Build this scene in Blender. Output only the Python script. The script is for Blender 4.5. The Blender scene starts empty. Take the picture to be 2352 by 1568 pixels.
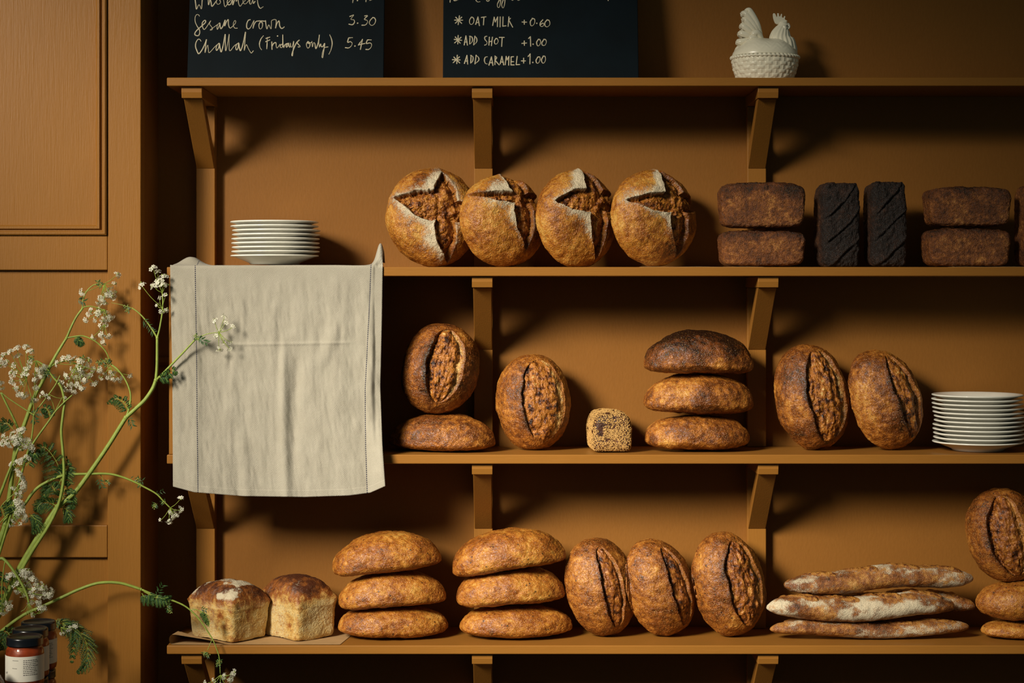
import bpy, math, random
import numpy as np
from mathutils import Vector, Matrix

# ------------------------------------------------------------------ camera, world, light, exposure
SC = bpy.context.scene
COL = SC.collection
D = 4.2            # camera to the plane of the shelf fronts (y = 0)
CZ = 1.65          # camera height
CX, HZ = 1165.0, 665.0   # vanishing point of the view axis in the 2352 x 1568 frame

cam_d = bpy.data.cameras.new('camera'); cam = bpy.data.objects.new('camera', cam_d); COL.objects.link(cam)
cam.location = (0, -D, CZ); cam.rotation_euler = (math.pi/2, 0, 0)
cam_d.sensor_width = 36; cam_d.lens = 36*D/2.352
cam_d.shift_x = (1176-CX)/2352; cam_d.shift_y = -(784-HZ)/2352
cam_d.clip_start = .05; cam_d.clip_end = 60
SC.camera = cam

world = bpy.data.worlds.new('world'); SC.world = world; world.use_nodes = True
bg = world.node_tree.nodes['Background']; bg.inputs[0].default_value = (.56, .74, .66, 1); bg.inputs[1].default_value = .08

def area(name, loc, aim, sx, sy, power, color, spread=180):
    l = bpy.data.lights.new(name, 'AREA'); l.shape = 'RECTANGLE'; l.size = sx; l.size_y = sy
    l.energy = power; l.color = color; l.spread = math.radians(spread)
    o = bpy.data.objects.new(name, l); COL.objects.link(o); o.location = loc
    o.rotation_euler = (Vector(aim)-Vector(loc)).to_track_quat('-Z', 'Y').to_euler()
    return o
# daylight of the shop window, high on the left in front of the shelves
area('window_daylight', (-2.5, -3.3, CZ+1.6), (.13, .05, CZ-.56), 1.35, 1.35, 16.6, (1, .925, .78), 29)
area('door_fill_light', (-2.9, -2.6, CZ+1.3), (-1.28, .07, CZ+.50), .8, .8, 1.7, (1, .92, .77), 22)  # added fill lamp that brightens the upper door, not a second window

SC.cycles.diffuse_bounces = 2
SC.view_settings.view_transform = 'Standard'; SC.view_settings.look = 'None'
SC.view_settings.gamma = 1; SC.view_settings.exposure = 0; SC.view_settings.use_curve_mapping = False

# ------------------------------------------------------------------ helpers
def kk(Y): return (D+Y)/D
def P(x, y, Y=0.0):
    k = kk(Y); return np.array(((x-CX)/1000*k, Y, CZ+(HZ-y)/1000*k))
def px_of(V):
    k = (D+V[:, 1])/D
    return CX+V[:, 0]/k*1000, HZ-(V[:, 2]-CZ)/k*1000
def srgb(r, g, b):
    f = lambda c: (c/255/12.92) if c/255 <= .04045 else ((c/255+.055)/1.055)**2.4
    return (f(r), f(g), f(b), 1)

def tag(o, label=None, cat=None, group=None, kind=None):
    if label: o['label'] = label
    if cat: o['category'] = cat
    if group: o['group'] = group
    if kind: o['kind'] = kind
    return o
def empty(name, loc, label=None, cat=None, group=None, kind=None, rz=0):
    o = bpy.data.objects.new(name, None); COL.objects.link(o); o.location = loc
    o.rotation_euler = (0, 0, rz); o.empty_display_size = .05
    return tag(o, label, cat, group, kind)
def mesh_obj(name, V, F, mat, parent=None, origin=None, smooth=True, mats=None, midx=None, attr=None, uv=None):
    """V world-space vertices (or local to parent if parent has a location and origin None)"""
    V = np.asarray(V, dtype=np.float64)
    o0 = np.zeros(3) if origin is None else np.asarray(origin, dtype=float)
    me = bpy.data.meshes.new(name)
    if isinstance(F, np.ndarray):
        n, s = F.shape
        me.vertices.add(len(V)); me.vertices.foreach_set('co', (V-o0).astype(np.float32).ravel())
        me.loops.add(n*s); me.loops.foreach_set('vertex_index', F.astype(np.int32).ravel())
        me.polygons.add(n); me.polygons.foreach_set('loop_start', np.arange(0, n*s, s, dtype=np.int32))
        me.update(calc_edges=True)
    else:
        me.from_pydata([tuple(v) for v in (V-o0)], [], F)
    for m in (mats if mats else [mat]): me.materials.append(m)
    if midx is not None: me.polygons.foreach_set('material_index', np.asarray(midx, dtype=np.int32))
    me.polygons.foreach_set('use_smooth', np.full(len(me.polygons), smooth, dtype=bool))
    if attr is not None:
        a = me.attributes.new('m', 'FLOAT_COLOR', 'POINT'); a.data.foreach_set('color', attr.astype(np.float32).ravel())
    if uv is not None:
        l = me.uv_layers.new(name='UVMap')
        vi = np.zeros(len(me.loops), dtype=np.int32); me.loops.foreach_get('vertex_index', vi)
        l.data.foreach_set('uv', uv[vi].astype(np.float32).ravel())
    me.update()
    o = bpy.data.objects.new(name, me); COL.objects.link(o)
    if parent is not None: o.parent = parent
    elif origin is not None: o.location = o0
    return o

class MB:
    """collects shapes into one mesh"""
    def __init__(s): s.V = []; s.F = []; s.M = []; s.n = 0
    def add(s, V, F, m=0):
        V = np.asarray(V, dtype=float); s.V.append(V)
        for f in F: s.F.append(tuple(int(i)+s.n for i in f)); s.M.append(m)
        s.n += len(V)
    def box(s, x0, x1, y0, y1, z0, z1, m=0):
        V = [(x, y, z) for x in (x0, x1) for y in (y0, y1) for z in (z0, z1)]
        s.add(V, [(0, 1, 3, 2), (4, 6, 7, 5), (0, 4, 5, 1), (2, 3, 7, 6), (0, 2, 6, 4), (1, 5, 7, 3)], m)
    def prism_x(s, prof, x0, x1, m=0):      # profile of (y, z) points, extruded along x
        n = len(prof)
        V = [(x0, a, b) for a, b in prof]+[(x1, a, b) for a, b in prof]
        F = [tuple(range(n)), tuple(range(2*n-1, n-1, -1))]+[(i, i+n, (i+1) % n+n, (i+1) % n) for i in range(n)]
        s.add(V, F, m)
    def tube(s, pts, rad, sides=8, m=0, cap=True):
        pts = np.asarray(pts, dtype=float); n = len(pts)
        rad = np.full(n, rad) if np.isscalar(rad) else np.asarray(rad)
        T = np.gradient(pts, axis=0); T /= np.linalg.norm(T, axis=1)[:, None]+1e-12
        ref = np.array((0, 1.0, 0)); V = []
        for i in range(n):
            a = np.cross(T[i], ref)
            if np.linalg.norm(a) < 1e-4: a = np.cross(T[i], (1.0, 0, 0))
            a /= np.linalg.norm(a); b = np.cross(T[i], a)
            for j in range(sides):
                t = 2*math.pi*j/sides; V.append(pts[i]+rad[i]*(math.cos(t)*a+math.sin(t)*b))
        F = [(i*sides+j, i*sides+(j+1) % sides, (i+1)*sides+(j+1) % sides, (i+1)*sides+j) for i in range(n-1) for j in range(sides)]
        if cap: F += [tuple(range(sides-1, -1, -1)), tuple((n-1)*sides+j for j in range(sides))]
        s.add(V, F, m)
    def lathe(s, prof, seg=64, c=(0, 0, 0), m=0, sy=1.0, fn=None):
        n = len(prof); V = []
        for i in range(seg):
            t = 2*math.pi*i/seg
            for j, (r, z) in enumerate(prof):
                rr = r+(fn(t, j, r, z) if fn else 0)
                V.append((c[0]+rr*math.cos(t), c[1]+rr*math.sin(t)*sy, c[2]+z))
        F = [(i*n+j, ((i+1) % seg)*n+j, ((i+1) % seg)*n+j+1, i*n+j+1) for i in range(seg) for j in range(n-1)]
        s.add(V, F, m)
    def build(s, name, mat, parent=None, origin=None, smooth=False, mats=None):
        V = np.concatenate(s.V) if s.V else np.zeros((0, 3))
        return mesh_obj(name, V, s.F, mat, parent, origin, smooth, mats, s.M)
def bevel(o, w, seg=2):
    b = o.modifiers.new('bevel', 'BEVEL'); b.width = w; b.segments = seg; b.limit_method = 'ANGLE'; b.angle_limit = .6
    return o
def spline(pts, n=8):
    """Catmull-Rom through the points"""
    p = np.asarray(pts, dtype=float)
    if len(p) < 3: return p
    q = np.vstack((2*p[0]-p[1], p, 2*p[-1]-p[-2])); out = []
    for i in range(1, len(q)-2):
        a, b, c, d = q[i-1], q[i], q[i+1], q[i+2]
        for t in np.linspace(0, 1, n, endpoint=False):
            out.append(.5*((2*b)+(-a+c)*t+(2*a-5*b+4*c-d)*t*t+(-a+3*b-3*c+d)*t**3))
    out.append(p[-1]); return np.array(out)

def _hash(ix, iy, iz, s):
    h = (ix*374761393+iy*668265263+iz*2147483647+s*1274126177) & 0xffffffff
    h = ((h ^ (h >> 13))*1274126177) & 0xffffffff
    h = ((h ^ (h >> 16))*2246822519) & 0xffffffff
    return ((h ^ (h >> 15)) & 0xffffff)/float(0xffffff)
def vnoise(p, s=0):
    i = np.floor(p).astype(np.int64); f = p-i; u = f*f*f*(f*(f*6-15)+10)
    r = 0
    for dx in (0, 1):
        wx = u[:, 0] if dx else 1-u[:, 0]
        for dy in (0, 1):
            wy = u[:, 1] if dy else 1-u[:, 1]
            for dz in (0, 1):
                wz = u[:, 2] if dz else 1-u[:, 2]
                r = r+wx*wy*wz*_hash(i[:, 0]+dx, i[:, 1]+dy, i[:, 2]+dz, s)
    return r*2-1
def fbm(p, s=0, o=4, g=.5):
    a, r, t = 1, 0, 0
    for k in range(o):
        r = r+a*vnoise(p*(2.03**k), s+k*17); t += a; a *= g
    return r/t
def sstep(a, b, x):
    t = np.clip((x-a)/(b-a), 0, 1); return t*t*(3-2*t)

# ------------------------------------------------------------------ materials
def new_mat(name):
    m = bpy.data.materials.new(name); m.use_nodes = True
    nt = m.node_tree; b = nt.nodes['Principled BSDF']
    return m, nt, b
class N:
    """tiny node-graph helper"""
    def __init__(s, nt): s.nt = nt
    def new(s, t, **kw):
        n = s.nt.nodes.new(t)
        for k, v in kw.items(): setattr(n, k, v)
        return n
    def put(s, sock, v):
        if isinstance(v, bpy.types.NodeSocket): s.nt.links.new(v, sock)
        else: sock.default_value = v
    def math(s, op, a, b=0.0, clamp=False):
        n = s.new('ShaderNodeMath', operation=op, use_clamp=clamp); s.put(n.inputs[0], a); s.put(n.inputs[1], b); return n.outputs[0]
    def mix(s, f, a, b, mode='MIX'):
        n = s.new('ShaderNodeMix', data_type='RGBA', blend_type=mode); s.put(n.inputs[0], f); s.put(n.inputs[6], a); s.put(n.inputs[7], b); return n.outputs[2]
    def noise(s, vec, scale, detail=4, rough=.5, out=0):
        n = s.new('ShaderNodeTexNoise'); s.put(n.inputs['Vector'], vec); n.inputs['Scale'].default_value = scale
        n.inputs['Detail'].default_value = detail; n.inputs['Roughness'].default_value = rough; return n.outputs[out]
    def voro(s, vec, scale, feature='F1', out='Distance'):
        n = s.new('ShaderNodeTexVoronoi', feature=feature); s.put(n.inputs['Vector'], vec); n.inputs['Scale'].default_value = scale; return n.outputs[out]
    def ramp(s, f, stops):
        n = s.new('ShaderNodeValToRGB'); s.put(n.inputs[0], f); e = n.color_ramp.elements
        while len(e) < len(stops): e.new(.5)
        for x, (p, c) in zip(e, stops): x.position = p; x.color = c if len(c) == 4 else (*c, 1)
        return n.outputs[0]
    def maprange(s, v, a, b, c=0.0, d=1.0, smooth=True):
        n = s.new('ShaderNodeMapRange', interpolation_type='SMOOTHSTEP' if smooth else 'LINEAR')
        s.put(n.inputs[0], v); n.inputs[1].default_value = a; n.inputs[2].default_value = b; n.inputs[3].default_value = c; n.inputs[4].default_value = d
        return n.outputs[0]
    def coords(s, kind='Object', rand=True, scale=None):
        t = s.new('ShaderNodeTexCoord').outputs[kind]
        if rand:
            oi = s.new('ShaderNodeObjectInfo').outputs['Random']
            c = s.new('ShaderNodeCombineXYZ'); r = s.math('MULTIPLY', oi, 37.0)
            s.put(c.inputs[0], r); s.put(c.inputs[1], s.math('MULTIPLY', oi, 91.0)); s.put(c.inputs[2], r)
            v = s.new('ShaderNodeVectorMath', operation='ADD'); s.put(v.inputs[0], t); s.put(v.inputs[1], c.outputs[0]); t = v.outputs[0]
        if scale:
            v = s.new('ShaderNodeVectorMath', operation='MULTIPLY'); s.put(v.inputs[0], t); v.inputs[1].default_value = scale; t = v.outputs[0]
        return t
    def bump(s, h, strength, dist, normal=None):
        n = s.new('ShaderNodeBump'); s.put(n.inputs['Height'], h); n.inputs['Strength'].default_value = strength; n.inputs['Distance'].default_value = dist
        if normal: s.put(n.inputs['Normal'], normal)
        return n.outputs[0]

def paint_mat(name, col, grain=(40, 40, 3), rough=.5, bump=.25):
    col = tuple(x*.74 for x in col[:3])+(1,)
    m, nt, b = new_mat(name); n = N(nt); c = n.coords('Object', True)
    cs = n.new('ShaderNodeVectorMath', operation='MULTIPLY'); n.put(cs.inputs[0], c); cs.inputs[1].default_value = grain
    st = n.noise(cs.outputs[0], 6, 4, .6); bl = n.noise(c, 5, 3)
    sp = n.noise(c, 160, 2)
    v = n.math('ADD', n.math('MULTIPLY', st, .55), n.math('MULTIPLY', bl, .45))
    lo = tuple(x*.94 for x in col[:3]); hi = tuple(min(1, x*1.06) for x in col[:3])
    n.put(b.inputs['Base Color'], n.ramp(v, [(.3, lo), (.7, hi)]))
    b.inputs['Roughness'].default_value = rough; b.inputs['Specular IOR Level'].default_value = .22
    h = n.math('ADD', st, n.math('MULTIPLY', sp, .25))
    n.put(b.inputs['Normal'], n.bump(h, bump, .0012))
    return m
PAINT = srgb(178, 119, 49)
M_wall = paint_mat('ochre_wall_paint', srgb(162, 106, 43), (30, 30, 12), .55, .3)
M_wood = paint_mat('ochre_woodwork_paint', PAINT, (4, 60, 60), .42, .25)
M_post = paint_mat('ochre_upright_paint', PAINT, (60, 60, 4), .42, .25)
M_door = paint_mat('ochre_door_paint', srgb(180, 121, 51), (55, 55, 3), .40, .45)
M_floor = paint_mat('dark_floorboards', srgb(70, 45, 28), (4, 40, 40), .6, .3)
M_table = paint_mat('oak_table', srgb(120, 80, 45), (4, 50, 50), .5, .3)

def plain(name, col, rough=.5, noise=0, scale=60, bump=0, **kw):
    m, nt, b = new_mat(name); b.inputs['Base Color'].default_value = col; b.inputs['Roughness'].default_value = rough
    for k, v in kw.items(): b.inputs[k].default_value = v
    n = N(nt)
    if noise or bump:
        f = n.noise(n.coords('Object', True), scale, 4, .6)
        if noise:
            lo = tuple(x*(1-noise) for x in col[:3]); hi = tuple(min(1, x*(1+noise)) for x in col[:3])
            n.put(b.inputs['Base Color'], n.ramp(f, [(.3, lo), (.7, hi)]))
        if bump: n.put(b.inputs['Normal'], n.bump(f, bump, .001))
    return m
M_ceramic = plain('white_glazed_china', srgb(250, 246, 232), .2, .04, 20)
M_rooster = plain('cream_glazed_ceramic', srgb(250, 241, 216), .25, .04, 30)
M_slate = plain('navy_chalkboard', srgb(7, 19, 25), .65, .25, 9, .1, **{'Specular IOR Level': .12})
M_chalk = plain('cream_chalk_pen', srgb(214, 202, 172), .8, .12, 300)
M_paper = plain('brown_kraft_paper', srgb(186, 148, 100), .7, .08, 40, .15)
M_black = plain('black_metal_lid', srgb(14, 16, 22), .25, .1, 30)
M_ink = plain('grey_print', srgb(95, 90, 85), .8)
M_label = plain('white_paper_label', srgb(232, 226, 210), .7, .03, 40)
M_jam = plain('orange_preserve', srgb(170, 66, 16), .35, .25, 60)
M_glass, _nt, _b = new_mat('clear_glass')
_b.inputs['Base Color'].default_value = (1, .97, .93, 1); _b.inputs['Roughness'].default_value = .03
_b.inputs['Transmission Weight'].default_value = 1; _b.inputs['IOR'].default_value = 1.45
M_stem = plain('green_stem', srgb(150, 168, 72), .45, .2, 70, .2)
M_leaf = plain('dark_green_leaf', srgb(58, 94, 44), .5, .3, 60)
M_budm = plain('pale_green_bud', srgb(150, 164, 84), .6, .2, 80)
M_petal = plain('cream_white_petal', srgb(252, 248, 226), .6, .03, 90)
for _m, _w in ((M_leaf, .3), (M_petal, .22)):
    _t = _m.node_tree; _b = _t.nodes['Principled BSDF']; _o = _t.nodes['Material Output']
    _tr = _t.nodes.new('ShaderNodeBsdfTranslucent'); _mx = _t.nodes.new('ShaderNodeMixShader'); _mx.inputs[0].default_value = _w
    for _l in list(_t.links):
        if _l.to_socket == _b.inputs['Base Color']: _t.links.new(_l.from_socket, _tr.inputs[0])
    _t.links.new(_b.outputs[0], _mx.inputs[1]); _t.links.new(_tr.outputs[0], _mx.inputs[2]); _t.links.new(_mx.outputs[0], _o.inputs[0])

def crust(name, pale, gold, brown, dark, ear, cream, scale=1.0, blister=.5, shift=0.0, rough=.42, coarse=0.0, seeds=0.0, blc=None, bmp=.0016):
    """baked crust: mottled bake colour, blisters, open crumb in the score, flour"""
    pale, gold, brown, dark, ear, cream = [tuple(x*.78 for x in c_[:3])+(1,) for c_ in (pale, gold, brown, dark, ear, cream)]
    if blc: blc = tuple(x*.78 for x in blc[:3])+(1,)
    m, nt, b = new_mat(name); n = N(nt); c = n.coords('Object', True)
    at = n.new('ShaderNodeAttribute', attribute_name='m')
    sep = n.new('ShaderNodeSeparateColor'); n.put(sep.inputs[0], at.outputs['Color'])
    E, FL, B = sep.outputs[0], sep.outputs[1], sep.outputs[2]; A = at.outputs['Alpha']
    n1 = n.noise(c, 13*scale, 5, .6); n2 = n.noise(c, 75*scale, 5, .65); n3 = n.noise(c, 330*scale, 3, .6)
    vd = n.voro(c, 300*scale); vs = n.voro(c, 520*scale)
    t = n.math('ADD', n.math('MULTIPLY', n1, .52), n.math('MULTIPLY', n2, .64))
    t = n.math('ADD', n.math('ADD', t, n.math('MULTIPLY', B, .42)), shift-.04)
    col = n.ramp(t, [(.37, pale), (.47, gold), (.58, brown), (.74, dark)])
    # blisters, small and light
    bl = n.math('MULTIPLY', n.maprange(vd, .05, .42, 1, 0), n.maprange(n2, .38, .58))
    bl2 = n.math('MULTIPLY', n.maprange(vs, .05, .36, 1, 0), n.maprange(n3, .45, .65))
    bs = n.math('MULTIPLY', n.math('MULTIPLY', n.math('MAXIMUM', bl, bl2), blister), n.math('SUBTRACT', 1.05, n.math('MINIMUM', B, .95)))
    col = n.mix(bs, col, blc if blc else tuple(min(1, x*1.15) for x in pale[:3])+(1,))
    pit = n.math('MULTIPLY', n.maprange(n3, .52, .70), .55)
    col = n.mix(pit, col, dark)
    # score interior
    er = n.noise(c, 75*scale, 5, .62)
    ecol = n.ramp(er, [(.36, dark), (.45, brown), (.53, ear), (.62, gold), (.70, cream)])
    col = n.mix(E, col, ecol)
    col = n.mix(n.math('MULTIPLY', A, n.maprange(n3, .3, .6)), col, cream)
    # seeds
    if seeds:
        sv = n.voro(c, 70); sd = n.math('MULTIPLY', n.maprange(sv, .13, .19, 1, 0), n.maprange(n.voro(c, 70, 'F1', 'Color'), .50, .54))
        col = n.mix(n.math('MULTIPLY', sd, seeds), col, srgb(50, 34, 20))
    # flour
    fl = n.math('ADD', FL, n.math('MULTIPLY', n.math('SUBTRACT', n.math('ADD', n.math('MULTIPLY', n2, .5), n.math('MULTIPLY', n3, .5)), .5), 1.5))
    fm = n.math('MULTIPLY', n.maprange(fl, .38, .82), n.maprange(FL, .02, .2))
    col = n.mix(n.math('MULTIPLY', fm, .9), col, srgb(214, 199, 168))
    n.put(b.inputs['Base Color'], col)
    b.inputs['Specular IOR Level'].default_value = .5
    n.put(b.inputs['Roughness'], n.math('ADD', n.math('MULTIPLY', fm, .3), rough))
    h = n.math('ADD', n.math('MULTIPLY', n.maprange(vd, 0, .5, 1, 0), .7), n.math('MULTIPLY', n3, .8))
    h = n.math('ADD', h, n.math('MULTIPLY', n.maprange(vs, 0, .5, 1, 0), .35))
    h = n.math('ADD', h, n.math('MULTIPLY', n.math('MULTIPLY', er, E), 1.2))
    if coarse: h = n.math('ADD', h, n.math('MULTIPLY', n.noise(c, 150, 5, .7), coarse))
    n.put(b.inputs['Normal'], n.bump(h, .85, bmp))
    return m
C_miche = crust('floured_country_crust', srgb(236, 176, 84), srgb(210, 136, 48), srgb(160, 88, 26), srgb(84, 41, 12), srgb(190, 118, 40), srgb(226, 164, 76), 1, .8, -.05, rough=.38)
C_dark = crust('dark_sourdough_crust', srgb(236, 169, 78), srgb(196, 120, 44), srgb(133, 71, 26), srgb(46, 23, 11), srgb(196, 122, 44), srgb(242, 196, 116), 1, .95, -.02, blc=srgb(232, 160, 70), rough=.36)
C_gold = crust('golden_seeded_crust', srgb(238, 176, 84), srgb(210, 135, 50), srgb(164, 90, 31), srgb(90, 45, 15), srgb(178, 108, 38), srgb(234, 180, 92), 1.1, .95, -.02, seeds=.8, bmp=.0012, rough=.36)
C_brown = crust('brown_seeded_crust', srgb(236, 171, 82), srgb(196, 122, 46), srgb(142, 77, 28), srgb(60, 30, 13), srgb(168, 98, 36), srgb(226, 164, 80), 1.1, .95, -.01, seeds=.8, bmp=.0012, rough=.36)
C_rye = crust('black_rye_crust', srgb(220, 150, 76), srgb(168, 100, 46), srgb(120, 66, 32), srgb(50, 28, 17), srgb(106, 62, 30), srgb(170, 112, 58), 1.3, .9, -.02, .42, 1.5, blc=srgb(222, 150, 76), bmp=.0026)
C_ryedark = crust('charred_rye_crust', srgb(176, 116, 62), srgb(110, 68, 40), srgb(74, 46, 31), srgb(34, 23, 18), srgb(70, 44, 26), srgb(130, 86, 48), 1.3, .5, .04, .5, 1.2, blc=srgb(160, 102, 54), bmp=.0026)
C_tin = crust('pale_tin_loaf_crust', srgb(240, 208, 140), srgb(228, 180, 98), srgb(170, 98, 36), srgb(88, 42, 16), srgb(216, 172, 98), srgb(244, 222, 166), .8, .25, -.09, .55, bmp=.0009)
C_bag = crust('floured_baguette_crust', srgb(222, 170, 96), srgb(196, 132, 62), srgb(146, 84, 36), srgb(66, 34, 18), srgb(200, 138, 58), srgb(228, 184, 106), 1.2, .45, -.02)
C_seedbase = crust('seeded_loaf_crust', srgb(150, 92, 44), srgb(118, 66, 32), srgb(88, 46, 24), srgb(40, 22, 13), srgb(110, 62, 30), srgb(150, 96, 50), 1.2, .4, .0)
M_sesame = plain('sesame_seed', srgb(200, 156, 90), .5, .3, 400)

# ------------------------------------------------------------------ the setting
ZS = [CZ+(HZ-y)/1000 for y in (178, 613, 1044, 1482)]       # shelf tops
ZB = [CZ+(HZ-y)/1000 for y in (197.5, 634, 1065, 1502)]     # shelf undersides
WY = .237                                                   # wall face
def structure(name, mb, mat, parent=None, b=None, smooth=False):
    o = mb.build(name, mat, parent, smooth=smooth)
    if parent is None: tag(o, kind='structure')
    if b: bevel(o, b)
    return o
mb = MB(); mb.box(-2.6, 2.4, WY, WY+.12, 0, 3.0); structure('wall_back', mb, M_wall)
mb = MB(); mb.box(-3.2, 3.2, -4.8, WY+.12, -.06, 0); structure('floor', mb, M_floor)
DY = .022; kd = kk(DY)                                       # the panelled door stands forward of the wall
dx1 = (323.5-CX)/1000*kd
mb = MB(); mb.box(-2.6, dx1-.001, DY+.045, WY, 0, 3.0); structure('wall_left', mb, M_wall)
door = empty('door_1', (0, 0, 0), kind='structure')
def dz(y): return CZ+(HZ-y)/1000*kd
def dxx(x): return (x-CX)/1000*kd
ST = dxx(247)      # inner edge of the stile
LX = -2.1
mb = MB(); mb.box(ST, dx1, DY, DY+.045, .02, 2.95); structure('stile', mb, M_door, door, .002)
for a, b_ in ((541, 620), (1206, 1280)):
    mb = MB(); mb.box(LX, ST-.0006, DY+.0004, DY+.045, dz(b_), dz(a)); structure('rail', mb, M_door, door, .002)
for a, b_, rec in ((-620, 541, .002), (620, 1206, .014), (1280, 2200, .014)):
    mb = MB(); z0 = max(dz(b_), .02); z1 = min(dz(a), 2.95)
    mb.box(LX, ST-.0002, DY+rec, DY+.044, z0, z1); structure('panel', mb, M_door, door)
# planted moulding round the upper panel: a stepped bead swept along the bottom and the right side
prof = [(0, 0), (0, .007), (.003, .010), (.007, .010), (.009, .006), (.012, .006), (.015, .013), (.020, .013), (.0235, .008), (.0235, 0)]
xr, zb = dxx(245.5), dz(540)
V = []; F = []
path = [(LX, zb, 0, 1), (xr, zb, -1, 1), (xr, 2.95, -1, 0)]
for (x, z, ix, iz) in path:
    for (a, h) in prof: V.append((x+ix*a, DY+.002-h, z+iz*a))
n_ = len(prof)
for i in range(2):
    for j in range(n_-1): F.append((i*n_+j, i*n_+j+1, (i+1)*n_+j+1, (i+1)*n_+j))
o = mesh_obj('moulding', V, F, M_door, door, smooth=False)
# low ledge of the wall seen in the gap beside the shelves
mb = MB(); mb.prism_x([(WY, 1.467), (WY-.012, 1.467), (WY-.018, 1.475), (WY-.010, 1.486), (WY, 1.49)], dx1+.002, -.768); structure('trim_1', mb, M_wall)

# ------------------------------------------------------------------ shelves, brackets
SX0, SX1 = (383-CX)/1000, 1.75
shelf_lab = ['ochre painted shelf board across the top, carrying chalkboards and rooster dish',
             'ochre shelf board under the round country loaves, linen cloth over its end',
             'ochre shelf board under the dark sourdough, below the bottom half of the cloth',
             'lowest ochre shelf board, under the baguettes and pale tin loaves']
for i in range(4):
    mb = MB(); mb.box(SX0, SX1, 0, WY, ZB[i], ZS[i])
    o = mb.build('shelf_board', M_wood, origin=((SX0+SX1)/2, WY/2, ZB[i])); bevel(o, .0022, 2)
    tag(o, shelf_lab[i], 'shelf', 'ochre shelf boards')
bx = [-.727, -.0575, .6015]
col_n = ['left', 'middle', 'right']
row_n = ['top shelf', 'shelf of round loaves', 'shelf of dark sourdough', 'lowest shelf']
where = {0: ['at its left end, beside the door', 'behind the first two round loaves', 'above the stacked rye loaves'],
         1: ['hidden mostly by the linen cloth', 'above the standing sourdough pair', 'above the right pair of leaning sourdoughs'],
         2: ['just below the hem of the linen cloth', 'above the middle stack of seeded loaves', 'left of and above the baguettes'],
         3: ['under the pale tin loaves', 'under the middle of the shelf', 'under the left ends of the baguettes']}
PF = WY-.030       # face of the uprights
for i in range(4):
    zu = ZB[i]; zlow = ZS[i+1] if i < 3 else .12
    for j, x in enumerate(bx):
        lab = 'ochre bracket under the %s, %s' % (row_n[i], where[i][j])
        r = empty('shelf_bracket', (x, WY, zu), lab, 'bracket', 'wooden shelf brackets')
        w = .0225
        mb = MB(); mb.prism_x([(-WY+.012, -.001), (-WY+.012, -.013), (-WY+.016, -.026), (0, -.026), (0, -.001)], -w-.0012, w+.0012)
        bevel(mb.build('support_arm', M_wood, r), .0012)
        z1 = -.176            # foot of the brace on the upright
        a0 = (-WY+.030, -.0265); a1 = (PF-WY-.0005, z1); a2 = (PF-WY-.0005, z1+.040); a3 = (-WY+.066, -.0265)
        mb = MB(); mb.prism_x([a0, a1, a2, a3], -w+.0012, w-.0012)
        bevel(mb.build('brace', M_post, r), .0012)
        mb = MB(); mb.box(-w, w, PF-WY, -.0002, zlow-zu+.0005, -.0265)
        bevel(mb.build('upright', M_post, r), .0015)
# board that closes the left end between two shelves
mb = MB(); xe = (387.5-CX)/1000
mb.box(xe, xe+.018, .002, WY-.001, ZS[2]+.0003, ZB[1]-.0003)
o = mb.build('end_board', M_post, origin=(xe, .1, ZS[2])); bevel(o, .002)
tag(o, 'upright ochre board closing the shelf end beside the linen cloth', 'board')

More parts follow.
